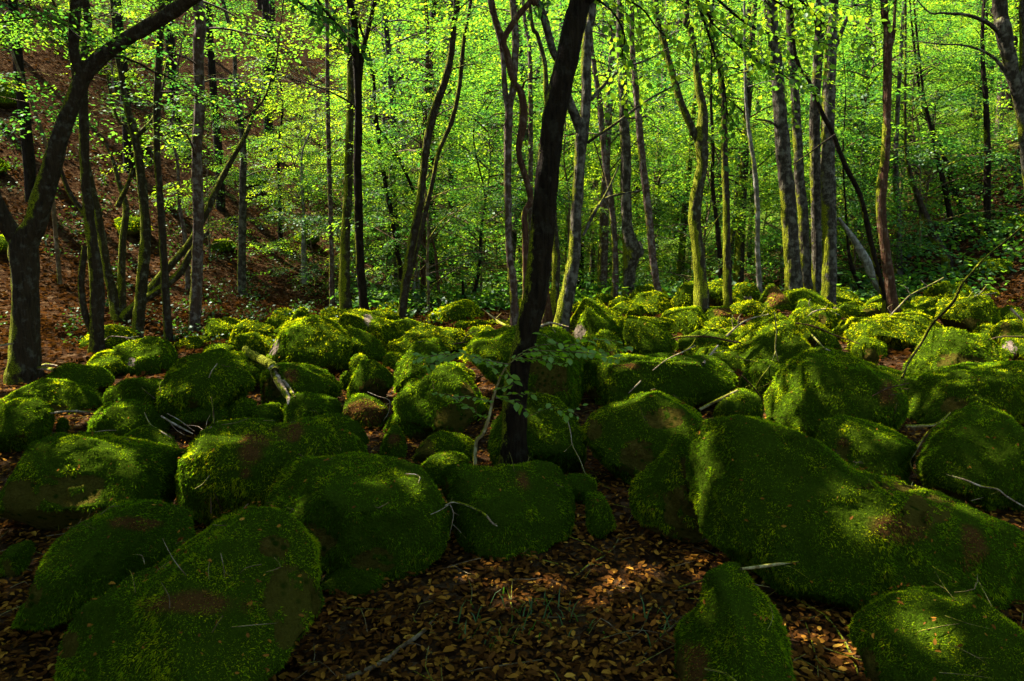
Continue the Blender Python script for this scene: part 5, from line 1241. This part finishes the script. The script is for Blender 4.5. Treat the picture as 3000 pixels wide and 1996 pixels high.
S("dry_twig", "twig lying on the boulder left of the twig heap", 5.7, 'A', [(625, 985, 5), (720, 970, 6), (800, 968, 4)], forks=[[(1290, 960, 4), (1180, 990, 4), (1160, 955, 3)]][:0], seed=10)
S("dry_twig", "reddish bent twig poking up left of the two-humped boulder's crest", 4.35, 'A', [(1535, 1540, 7), (1505, 1460, 7), (1475, 1392, 4)], 'red', seed=11)
S("dry_twig", "short upright twig beside the reddish bent one", 4.4, 'A', [(1455, 1538, 6), (1455, 1480, 6), (1452, 1430, 4)], 'dry', seed=12)
S("dry_twig", "thin twig against the lit flank of the rusty-patched mound", 4.45, 'A', [(1345, 1370, 5), (1400, 1335, 5), (1445, 1278, 4)], seed=13)
S("dry_twig", "pale twig standing on the sagging boulder", 6.15, 'A', [(1440, 605, 6), (1465, 550, 7), (1498, 508, 8)], seed=14)
S("dry_branch", "long bent twig lying down the low flat boulder at left", 6.9, 'A', [(925, 602, 5), (985, 680, 6), (1070, 750, 5)], 'twig', forks=[[(833, 770, 7), (834, 730, 7), (832, 695, 5)]][:0], seed=15)
S("dry_branch", "pale forked twig hooked over the front of the flat-topped central block", 4.1, 'E', [(478, 760, 6), (520, 745, 9), (600, 768, 10), (660, 802, 9), (690, 838, 8), (716, 856, 5)], 'dry',
  forks=[[(690, 838, 6), (702, 846, 4), (716, 842, 3)], [(500, 758, 6), (515, 800, 5), (505, 860, 4), (498, 900, 3)], [(490, 760, 5), (450, 785, 4), (410, 802, 3)], [(515, 850, 4), (545, 880, 4), (572, 912, 3)], [(510, 790, 4), (540, 805, 3)]], seed=16)
S("dry_branch", "thin pale branch hanging down over the plump boulder behind the black trunk", 5.2, 'B', [(1560, 1018, 8), (1580, 1100, 10), (1592, 1185, 9), (1640, 1280, 8), (1685, 1395, 5)], forks=[[(1590, 1180, 7), (1560, 1210, 5), (1533, 1235, 3)]], seed=17)
S("dry_stick", "short stick standing between the flat slab and the angular boulder", 6.6, 'B', [(1980, 828, 10), (2025, 785, 11), (2068, 742, 10)], seed=18)
S("dry_branch", "slender branch lying up across the flat slab's right end", 6.8, 'B', [(2148, 672, 6), (2240, 600, 9), (2354, 545, 10), (2440, 500, 8)], seed=19)
S("thick_stick", "straight olive-brown stick propped between boulders right of centre", 6.15, 'C', [(118, 942, 24), (200, 898, 24), (290, 855, 23), (378, 812, 20)], 'lichen', seed=20)
S("dry_branch", "forked dry branch reaching right over the crossing sticks, right of centre", 8.15, 'C', [(300, 435, 18), (370, 372, 17), (455, 318, 12), (590, 285, 9)], 'dry', forks=[[(380, 360, 8), (385, 310, 7), (405, 280, 4)], [(350, 385, 7), (340, 330, 5), (345, 290, 4)], [(540, 295, 6), (570, 250, 4), (582, 225, 3)]], seed=21)
S("dry_branch", "long nearly level dry branch, lowest of the crossing sticks", 8.1, 'C', [(-80, 455, 10), (0, 440, 14), (180, 440, 14), (300, 465, 13), (402, 482, 9)], 'red', forks=[[(100, 438, 6), (60, 500, 5), (0, 545, 3)], [(130, 440, 7), (200, 395, 5), (300, 370, 3)]], seed=22)
S("dry_stick", "pale stick leaning up under the crossing sticks", 8.0, 'C', [(140, 628, 20), (190, 565, 18), (242, 500, 14)], forks=[[(200, 550, 6), (260, 545, 5), (310, 530, 3)]], seed=23)
S("dry_stick", "short pale stick on the pyramid boulder's dark left side", 7.4, 'C', [(368, 575, 10), (450, 602, 11), (568, 618, 8)], seed=24)
S("hanging_twig", "long thin twig hanging straight down the pyramid boulder", 7.6, 'C', [(632, 265, 8), (645, 400, 11), (638, 520, 10), (662, 612, 7)], 'lichen', forks=[[(640, 540, 6), (600, 640, 5), (540, 720, 5), (495, 800, 4)]], seed=25)
S("dry_branch", "dark slender branch slanting right below the four grey trunks", 8.0, 'C', [(780, 345, 9), (900, 368, 11), (1050, 430, 10), (1220, 490, 6)], 'red', seed=26)
S("dry_stick", "pale crooked stick on the sunlit slope right of the pyramid boulder", 8.0, 'C', [(888, 425, 10), (930, 470, 11), (972, 515, 9), (1018, 537, 6)], seed=27)
S("leaning_branch", "long black bare branch leaning up to the right edge", 7.2, 'C', [(1512, 722, 15), (1560, 610, 18), (1640, 490, 20), (1720, 350, 22), (1800, 272, 21), (1872, 190, 19), (1922, 80, 18), (1990, 0, 16), (2090, -110, 14), (2230, -220, 14), (2354, -330, 10)], 'dark', cat="branch", seed=28)
S("dry_branch", "long pale bare branch leaning right above the back row", 8.8, 'C', [(1422, 302, 9), (1500, 222, 10), (1570, 152, 10), (1690, 90, 9), (1800, 32, 6)], forks=[[(1570, 150, 7), (1540, 100, 5), (1500, 80, 3)], [(1690, 92, 6), (1640, 50, 4)], [(1440, 280, 5), (1415, 240, 3), (1450, 215, 2)]], seed=29)
S("bare_stick", "thick pale stick standing at the right edge of the back row", 8.6, 'C', [(2262, 245, 17), (2300, 285, 17), (2342, 325, 14)], seed=30)
S("thick_stick", "horizontal olive stick between the large green cone and the right-edge boulders", 5.75, 'C', [(1535, 1056, 20), (1650, 1055, 24), (1745, 1043, 18), (1800, 1005, 14), (1845, 960, 8)], 'lichen', seed=31)
S("crooked_twig", "curling yellowish lichened twig left of the tall dark boulder", 5.05, 'C', [(1765, 1045, 18), (1690, 1105, 17), (1640, 1170, 17), (1598, 1240, 16), (1566, 1305, 14), (1600, 1370, 12), (1662, 1405, 8)], 'lichen', forks=[[(1690, 1110, 8), (1730, 1100, 4)], [(1605, 1372, 8), (1590, 1430, 6), (1575, 1470, 4)]], seed=32)
S("dry_branch", "long thin branch sloping down over the right-edge boulder", 4.55, 'C', [(1818, 1390, 8), (1950, 1428, 11), (2050, 1468, 12), (2165, 1490, 13), (2240, 1545, 12), (2354, 1612, 10), (2450, 1660, 8)], forks=[[(2180, 1505, 6), (2080, 1545, 4), (1990, 1570, 3)]], seed=33)
S("dry_stick", "ruddy snapped stick resting on the giant boulder's base", 3.45, 'F', [(268, 1052, 10), (380, 1038, 14), (450, 1028, 12), (532, 1018, 8)], 'lichen', seed=34)
S("fallen_branch", "pale branch curving down the leaves between the two bottom right boulders", 3.05, 'F', [(640, 1250, 9), (690, 1310, 11), (740, 1380, 12), (785, 1470, 11), (808, 1545, 9)], 'lichen', forks=[[(790, 1500, 6), (830, 1540, 4)]], Y2=2.65, seed=35)
S("fallen_twig", "thin twig left of the pale curving branch at bottom right", 3.0, 'F', [(565, 1300, 5), (598, 1400, 7), (620, 1500, 6), (622, 1590, 5)], 'twig', Y2=2.55, seed=36)
S("fallen_twig", "pale forked twig in front of the cone-shaped boulder's foot", 2.55, 'F', [(100, 1510, 7), (190, 1530, 8), (255, 1575, 6)], forks=[[(410, 1555, 5), (440, 1540, 4), (468, 1520, 3)]][:0], seed=37)
S("fallen_stick", "brown stick left of the cone-shaped boulder's tip", 3.55, 'F', [(-20, 1140, 10), (60, 1115, 11), (125, 1098, 9)], 'twig', seed=38)
S("fallen_branch", "thick half-buried branch in the leaves at the bottom, left of centre", 2.62, 'E', [(-20, 1560, 24), (60, 1540, 26), (140, 1505, 24), (220, 1458, 22), (270, 1415, 20), (330, 1375, 20), (385, 1330, 17), (440, 1262, 10)], 'twig', forks=[[(300, 1395, 10), (350, 1400, 8), (420, 1440, 5)], [(240, 1280, 3), (200, 1240, 3)]][:1], Y2=3.25, seed=39, rough=.2)
S("fallen_branch", "thin grey branch curving up across the leaf clearing", 3.85, 'E', [(1060, 1100, 7), (1140, 1032, 9), (1222, 985, 9), (1262, 940, 8), (1278, 890, 5)], 'twig', forks=[[(1225, 985, 5), (1290, 920, 4), (1350, 905, 3)], [(1140, 1030, 5), (1200, 1035, 4)]], Y2=4.6, seed=40)
S("fallen_twig", "short upright-looking twig on the leaves, centre foreground", 3.5, 'E', [(758, 1130, 7), (775, 1190, 7), (785, 1240, 6), (783, 1310, 4)], 'twig', Y2=3.1, seed=41)
S("fallen_branch", "dark stick in the leaves left of the cone-shaped boulder", 3.05, 'E', [(1390, 1450, 8), (1450, 1385, 9), (1530, 1310, 8), (1580, 1260, 6)], 'red', Y2=3.4, seed=42)
S("fallen_twig", "dark thin stick lying level at the very bottom centre", 2.78, 'E', [(510, 1540, 5), (650, 1510, 7), (780, 1490, 7), (925, 1468, 5)], 'twig', seed=43)
S("dry_branch", "brown twiggy clump caught between the cone boulder and the dome", 6.0, 'C', [(1308, 850, 7), (1400, 800, 9), (1470, 780, 9), (1560, 760, 6)], 'red', forks=[[(1400, 800, 5), (1430, 840, 4), (1520, 830, 3)], [(1460, 785, 5), (1480, 740, 4), (1540, 730, 3)], [(1470, 780, 5), (1475, 900, 6), (1450, 1000, 4)], [(1420, 795, 5), (1500, 800, 5), (1565, 800, 3)], [(1450, 790, 4), (1520, 770, 4), (1550, 700, 3)]], seed=44)
S("dry_branch", "pale twigs lying on top of the brown-sided boulder at left", 9.1, 'A', [(660, 328, 5), (720, 345, 8), (760, 320, 7), (850, 325, 7), (930, 338, 4)], forks=[[(720, 345, 5), (690, 315, 3)], [(850, 325, 4), (890, 345, 3)], [(880, 330, 4), (960, 318, 3)]], seed=45)
S("dry_branch", "antler-like pale twigs over the round sunlit boulder at right", 10.0, 'C', [(1960, 170, 8), (2010, 165, 10), (2060, 130, 8), (2100, 78, 4)], forks=[[(2010, 165, 7), (2080, 150, 6), (2170, 135, 4)], [(2080, 150, 5), (2130, 160, 3)], [(1970, 168, 6), (2000, 128, 4)]], seed=46)
S("dry_branch", "mossy dry branch touching the black trunk from the left, back row", 8.9, 'B', [(1018, 285, 10), (1080, 335, 16), (1140, 365, 16), (1205, 382, 12)], 'lichen', forks=[[(1070, 310, 6), (1105, 275, 4)], [(1020, 285, 5), (975, 250, 3)]], seed=47)
S("dry_branch", "pale arched branch touching the black trunk from the right, back row", 8.4, 'B', [(1358, 374, 14), (1430, 345, 14), (1490, 352, 11), (1568, 372, 6)], forks=[[(1425, 352, 9), (1460, 390, 8), (1475, 412, 5)], [(1540, 385, 6), (1520, 400, 4)]], seed=48)
S("dry_branch", "dark forked twigs on the long diagonal boulder", 8.5, 'B', [(770, 492, 10), (830, 482, 11), (870, 475, 10)], 'dark', forks=[[(830, 482, 7), (870, 430, 8), (920, 405, 6), (965, 398, 4)], [(790, 480, 5), (810, 445, 3)]], seed=49)
S("dry_branch", "wiry twig tangle at the left of the large green cone", 6.15, 'C', [(560, 885, 9), (500, 805, 10), (440, 740, 8), (400, 700, 4)], 'red', forks=[[(500, 800, 5), (560, 780, 5), (630, 740, 3)], [(560, 880, 6), (600, 800, 5), (610, 740, 3)], [(500, 805, 4), (580, 825, 3)], [(470, 770, 4), (430, 790, 3)]], seed=50)
S("dry_twig", "hooked twig between the short stubby boulder and the sunny-topped stone", 5.0, 'B', [(440, 1385, 5), (510, 1390, 6), (540, 1410, 6), (530, 1450, 4)], seed=51)
S("dry_branch", "thin dead twigs hanging over the rusty-mossed small boulder", 6.1, 'B', [(180, 820, 4), (250, 850, 6), (330, 880, 6), (325, 960, 5), (290, 1020, 3)], forks=[[(300, 865, 4), (350, 825, 3)], [(325, 900, 4), (280, 930, 3)], [(330, 930, 4), (345, 970, 3)]], seed=52)
S("dry_branch", "pale broken sticks on the bright back-row hump below the grey trunks", 10.3, 'C', [(860, 300, 8), (900, 270, 10), (980, 250, 9), (1080, 290, 5)], forks=[[(900, 270, 6), (870, 215, 4), (880, 180, 3)], [(980, 250, 5), (1000, 215, 3)]], seed=53)
S("bare_stick", "thin level stick near the right edge over the pink-white stone", 8.4, 'C', [(2110, 460, 7), (2200, 440, 9), (2354, 438, 9), (2450, 430, 7)], 'twig', seed=54)

# ------------------------------------------------------------------ dead leaves on the floor
def litter_mesh(name, C, NRM, size, r, curl=1.0, tlo=.15, thi=.95):
    n = len(C)
    a = r.uniform(0, 2 * np.pi, n)
    up = NRM + 0.24 * r.standard_normal((n, 3)); up /= np.linalg.norm(up, axis=1)[:, None]
    d = np.stack([np.cos(a), np.sin(a), 0 * a], 1); d -= up * np.einsum('ij,ij->i', d, up)[:, None]; d /= np.linalg.norm(d, axis=1)[:, None]
    w = np.cross(up, d)
    s = (size * r.uniform(.45, 1.35, n))[:, None]; cu = (curl * r.uniform(-.1, .3, n))[:, None]
    W6 = [(0, 0, .05), (.26, .23, 1), (.66, .20, 1.1), (1, 0, .4), (.62, -.22, 1.1), (.24, -.20, 1), (.5, 0, 0)]
    V = np.stack([C + s * (x * d + y * w + (z * cu) * up) for x, y, z in W6], 1).reshape(-1, 3)
    f = np.array([[i, (i + 1) % 6, 6] for i in range(6)])
    FF = (f[None] + (np.arange(n) * 7)[:, None, None]).reshape(-1, 3)
    t = np.clip(r.beta(1.0, 1.9, n) * (thi - tlo) + tlo, 0, 1)
    return make_mesh(name, V, FF, M_LITTER, tint=np.repeat(t, 7), smooth=False)

rl = np.random.default_rng(12)
def floor_points(n, x0, x1, y0, y1, lift=.012):
    y = rl.uniform(y0, y1, n); x = rl.uniform(x0, x1, n) 
    return np.stack([x, y, zg(x, y) + lift * rl.random(n) * 2], 1)
y = 2.0 + 5.5 * rl.random(60000) ** 1.25; x = rl.uniform(-.92, .92, len(y)) * (y + .6)
C1 = np.stack([x, y, zg(x, y) + .025 * rl.random(len(y))], 1)
obj("fallen_leaves", litter_mesh("fallen_leaves", C1, np.tile([0, 0, 1.0], (len(C1), 1)), .041, rl, .9, .05, 1.0), kind="stuff", label="brown dead beech leaves covering the floor between the near boulders")
y = rl.uniform(7.5, 14, 16000); x = rl.uniform(-.85, .85, len(y)) * y
y2 = rl.uniform(9, 26, 26000); x2 = rl.uniform(-.95, -.02, len(y2)) * y2
y3 = rl.uniform(11, 22, 8000); x3 = rl.uniform(.45, .9, len(y3)) * y3
x = np.r_[x, x2, x3]; y = np.r_[y, y2, y3]; z = zg(x, y)
e = .05; gxn = (zg(x + e, y) - z) / e; gyn = (zg(x, y + e) - z) / e
NR = np.stack([-gxn, -gyn, np.ones_like(gxn)], 1); NR /= np.linalg.norm(NR, axis=1)[:, None]
obj("hillside_leaves", litter_mesh("hillside_leaves", np.stack([x, y, z + .03 * rl.random(len(x))], 1), NR, .085, rl, 1.4, .0, .28), kind="stuff", label="russet leaf litter lying thick on the slopes and behind the boulders")  # low tint range puts the slope's shade into the leaf colour
SC = np.concatenate([a for a, b in SURF]); SN = np.concatenate([b for a, b in SURF])
pk = rl.choice(len(SC), 900, replace=False, p=None)
obj("leaves_on_moss", litter_mesh("leaves_on_moss", SC[pk] + SN[pk] * .02, SN[pk], .020, rl, 1.3, .35, .9), kind="stuff", label="scattered small dead leaves and bud scales lying on the moss")
# fine twigs strewn over the leaves
tw = Acc()
for i in range(420):
    y = rl.uniform(2.2, 7); x = rl.uniform(-.8, .8) * y; a = rl.uniform(0, 6.28); L = rl.uniform(.06, .32)
    p = np.array([x, y, float(zg(x, y)) + .03]); d = np.array([math.cos(a), math.sin(a), rl.uniform(-.05, .12)]) * L
    V, q = tube([p, p + d * .5 + .02 * rl.standard_normal(3), p + d], [.0025, .002, .0012], 4, 5); tw.add(V, q)
obj("litter_twigs", tw.mesh("litter_twigs", BARK['twig']), kind="stuff", label="fine broken twigs strewn over the leaf litter")

tw = Acc(); pk2 = rl.choice(len(SC), 130, replace=False)
for o_, n_ in zip(SC[pk2], SN[pk2]):
    if o_[1] > 7.5: continue
    t_ = np.cross(n_, rl.standard_normal(3)); t_ /= np.linalg.norm(t_); L = rl.uniform(.04, .17) ; o_ = o_ + n_ * .022
    m_ = o_ + t_ * L * .5 + .012 * rl.standard_normal(3); V, q = tube([o_, m_, o_ + t_ * L], [.0022, .0018, .001], 4, 5); tw.add(V, q)
    if rl.random() < .5:
        V, q = tube([m_, m_ + (t_ + .7 * np.cross(n_, t_)) * L * .3], [.0015, .001], 4, 4); tw.add(V, q)
obj("moss_twigs", tw.mesh("moss_twigs", BARK['twig']), kind="stuff", label="tiny dry twigs and stalks caught in the moss of the near boulders")

# ------------------------------------------------------------------ low green plants
def herb_mesh(centres, hs, leaves, size, r, tl=.5):
    fo = Acc()
    O = []; ya = []; pi_ = []; sc = []
    C = np.repeat(centres, leaves, 0) + np.c_[hs * .8 * r.standard_normal((len(centres) * leaves, 2)), np.abs(hs * r.standard_normal(len(centres) * leaves)) * .9 + .02]
    loose_leaves(fo, C, size, r, tl); return fo
hb = np.random.default_rng(8)
y = hb.uniform(9, 24, 620); x = hb.uniform(-.9, -.1, 620) * y; cl = vnoise(np.stack([x, y, 0 * x], 1), .5, 5) > -.05
x, y = x[cl], y[cl]
obj("hillside_herbs", herb_mesh(np.stack([x, y, zg(x, y)], 1), .12, 24, .055, hb, .25).mesh("hillside_herbs", M_HERB, False), kind="stuff", label="dark green herbs and brambles dotted over the left slope")
y = hb.uniform(12.5, 30, 1500); x = hb.uniform(-.25, .9, 1500) * y
obj("woodland_herbs", herb_mesh(np.stack([x, y, zg(x, y)], 1), .22, 22, .12, hb, .55).mesh("woodland_herbs", M_LEAF, False), kind="stuff", label="bright low undergrowth covering the floor of the wood")
# grass tufts and seedlings in the clearing
gr = Acc()
for (cx, cy_, n_) in [place('E', 980, 1480, 2.85)[[0, 1]].tolist() + [18], place('E', 880, 1350, 3.0)[[0, 1]].tolist() + [25], place('E', 570, 1500, 2.8)[[0, 1]].tolist() + [20], place('E', 1480, 1500, 2.8)[[0, 1]].tolist() + [15]]:
    for i in range(n_):
        p = np.array([cx + .12 * hb.standard_normal(), cy_ + .08 * hb.standard_normal(), 0]); p[2] = float(zg(p[0], p[1])); a = hb.uniform(0, 6.28); L = hb.uniform(.05, .13)
        d = np.array([math.cos(a) * .5, math.sin(a) * .5, .9]); w = np.array([-math.sin(a), math.cos(a), 0]) * .004
        gr.add([p - w, p + w, p + d * L * .6 + w * .7, p + d * L * .6 - w * .7, p + d * L + np.array([d[0], d[1], -.5]) * L * .4], [[0, 1, 2, 3]], .6)
        gr.f[4][-1] = gr.f[4][-1]; gr.f.setdefault(3, []).append(np.array([[3, 2, 4]]) + gr.n - 5)
obj("grass_tufts", gr.mesh("grass_tufts", M_HERB, False), kind="stuff", label="sparse dark grass blades in the leaf clearing at the bottom")

# ------------------------------------------------------------------ leafy sprays close to the viewer
def leafy_twig(acc_t, acc_l, pts, r, size=.045, step=.03, org=np.zeros(3), tint=.35, flat=.35, rad=.003):
    P = catmull(np.asarray(pts), 30); L = np.r_[0, np.cumsum(np.linalg.norm(np.diff(P, axis=0), axis=1))]
    V, q = tube(P, np.linspace(rad, rad * .4, 30), 5, 24); acc_t.add(V - org, q)
    n = int(L[-1] / step); side = 1
    for i in range(n):
        s = L[-1] * (i + .5) / n; o = np.array([np.interp(s, L, P[:, c]) for c in range(3)])
        o2 = np.array([np.interp(min(L[-1], s + .02), L, P[:, c]) for c in range(3)]); t = o2 - o; t /= np.linalg.norm(t) + 1e-9
        up = np.array([flat * r.standard_normal(), flat * r.standard_normal(), 1]); lat = np.cross(up, t); lat /= np.linalg.norm(lat)
        d = t * .6 + lat * side + np.array([0, 0, -.30 + .25 * r.standard_normal()]); d /= np.linalg.norm(d); side = -side
        w = np.cross(up, d); w /= np.linalg.norm(w); nn = np.cross(d, w); sz = size * r.uniform(.65, 1.3)
        W6 = [(0, 0, 0), (.22, .26, .05), (.55, .33, .06), (.82, .18, .02), (1, 0, -.08), (.82, -.18, .02), (.55, -.33, .06), (.22, -.26, .05), (.5, 0, -.01)]
        base = o + d * .008
        acc_l.add([base + sz * (a * d + b * w + c * nn) - org for a, b, c in W6], [[k, (k + 1) % 8, 8] for k in range(8)], np.clip(tint + .15 * r.standard_normal(), 0, 1))

rs = np.random.default_rng(21)
sap0 = place('B', 937, 1325, 4.53)
sap = empty("beech_seedling", sap0, label="slender beech seedling with flat leafy twigs in front of the black trunk", cat="sapling")
tA, lA = Acc(), Acc()
stem = np.array([place('B', x, y_, 4.53) for x, y_ in [(937, 1345), (922, 1200), (975, 1110), (1018, 990), (1048, 860), (1088, 740), (1135, 650), (1200, 590)]])
stem[0, 2] = float(zg(stem[0, 0], stem[0, 1])) - .05
V, q = tube(stem, [.016, .014, .013, .012, .010, .008, .006, .004], 8, 40, .12, 30, 1)
obj("stem", make_mesh("stem", V - sap0, q, BARK['lichen']), sap)
def B5(l, Y=5.15, Y2=None): 
    Ys = np.linspace(Y, Y2 or Y, len(l)) - .62; return [place('B', x, y_, yy) for (x, y_), yy in zip(l, Ys)]
for l, y1, y2 in [([(1150, 630), (1000, 600), (850, 560), (700, 560), (500, 600)], 5.15, 4.9), ([(1090, 720), (1040, 640), (940, 590), (860, 560)], 5.15, 4.95), ([(850, 560), (640, 570), (520, 560)], 5.1, 5.3), ([(1180, 600), (1300, 590), (1420, 570), (1580, 590)], 5.15, 4.95),
                  ([(1180, 600), (1300, 520), (1450, 490), (1640, 500), (1700, 530)], 5.15, 5.3), ([(1200, 590), (1330, 540), (1500, 540), (1700, 550), (1850, 540), (1980, 500)], 5.15, 5.05), ([(1500, 540), (1640, 480), (1760, 460), (1900, 470)], 5.1, 5.2), ([(1600, 545), (1750, 560), (1930, 600)], 5.05, 4.9),
                  ([(1500, 490), (1420, 440), (1380, 420)], 5.2, 5.3), ([(1040, 880), (960, 870), (870, 850), (770, 860)], 5.15, 5.0), ([(1000, 1010), (950, 980), (880, 920), (820, 890)], 5.15, 5.0), ([(820, 890), (740, 840), (640, 830)], 5.0, 4.9), ([(1050, 860), (1130, 870), (1220, 890), (1280, 960)], 5.15, 5.05),
                  ([(1060, 860), (1150, 840), (1290, 835), (1330, 840)], 5.15, 5.2), ([(1130, 660), (1180, 760), (1100, 800)], 5.1, 5.0), ([(760, 560), (640, 620), (580, 640)], 5.0, 4.9), ([(1300, 590), (1480, 620), (1560, 620)], 5.05, 4.95)]:
    leafy_twig(tA, lA, B5(l, y1, y2), rs, .058, .021, sap0, .75, rad=.0032)
for l in [[(1290, 990), (1380, 950), (1470, 930), (1560, 980)], [(1640, 990), (1590, 960), (1500, 930)], [(1600, 950), (1640, 920), (1670, 915)]]:
    leafy_twig(tA, lA, B5(l, 5.2, 5.15), rs, .048, .028, sap0, .75, rad=.002)
obj("twigs", tA.mesh("twigs", BARK['twig']), sap, kind="stuff")
obj("leaves", lA.mesh("leaves", M_SPRIG, False), sap, kind="stuff")

# overhanging boughs of the black trunk: a part of that tree
org = np.array(MAIN.location)
tA, lA = Acc(), Acc()
def hang(tile, l, Y, Y2, sub=5, length=.55, tint=.5, size=.062, r=rs):
    Ys = np.linspace(Y, Y2, len(l)); P = np.array([place(tile, x, y_, yy) for (x, y_), yy in zip(l, Ys)])
    V, q = tube(P, np.linspace(.014, .004, len(P)), 6, 24, .1, 20, 3); obj("bough", make_mesh("bough", V - org, q, BARK['dark']), MAIN)
    Pd = catmull(P, 40)
    for i in range(sub):
        k = int(6 + 33 * i / max(1, sub - 1)); o = Pd[k]; t = Pd[min(39, k + 1)] - Pd[k - 1]; t /= np.linalg.norm(t)
        lat = np.cross([0, 0, 1], t) * (1 if i % 2 else -1)
        e = o + (t * .7 + lat * .6 + np.array([0, 0, -.32])) * length * r.uniform(.6, 1.2)
        leafy_twig(tA, lA, [o, (o + e) / 2 + [0, 0, .05], e], r, size, .04, org, tint, .5, .003)
hang('Q', [(1100, -60), (1180, 0), (1250, 60), (1300, 160), (1290, 260)], 5.9, 6.1, 9)
hang('Q', [(1120, -80), (1250, -30), (1380, 40), (1450, 130), (1530, 200)], 5.9, 6.4, 10)
hang('Q', [(1200, -90), (1350, -60), (1480, -30), (1600, 20), (1700, 40)], 5.9, 6.6, 10)
hang('S', [(-160, -90), (0, -60), (90, 30), (150, 120), (240, 190), (330, 230)], 6.0, 6.7, 12, tint=.42)
hang('S', [(100, -60), (230, 60), (330, 130), (440, 170), (560, 190), (700, 180)], 6.3, 6.9, 13, tint=.42)
hang('S', [(50, -40), (100, 100), (150, 260), (190, 400), (210, 560)], 6.4, 6.6, 11, tint=.38)
hang('S', [(230, 180), (330, 270), (440, 330), (520, 390)], 6.5, 6.7, 9, tint=.42)
hang('S', [(200, -80), (380, -20), (500, 40), (640, 30), (720, 60)], 6.4, 7.0, 11, tint=.45)
hang('S', [(400, -60), (520, -10), (600, 60), (660, 130)], 6.6, 6.9, 8, tint=.4)
hang('Q', [(1000, -80), (960, -30), (930, 0), (920, 20)], 5.9, 5.8, 4, length=.3, tint=.1)
hang('S', [(700, 620), (640, 660), (560, 720), (500, 760)], 8.6, 8.2, 0)
hang('P', [(1420, -80), (1460, 0), (1500, 60), (1568, 130), (1600, 180)], 5.8, 5.6, 8, length=.35, tint=.05)
hang('P', [(1290, -60), (1360, 0), (1440, 60), (1540, 90)], 5.8, 5.7, 7, length=.3, tint=.08)
obj("twigs", tA.mesh("twigs", BARK['dark']), MAIN, kind="stuff")
obj("bough_leaves", lA.mesh("bough_leaves", M_LEAF, False), MAIN, kind="stuff")
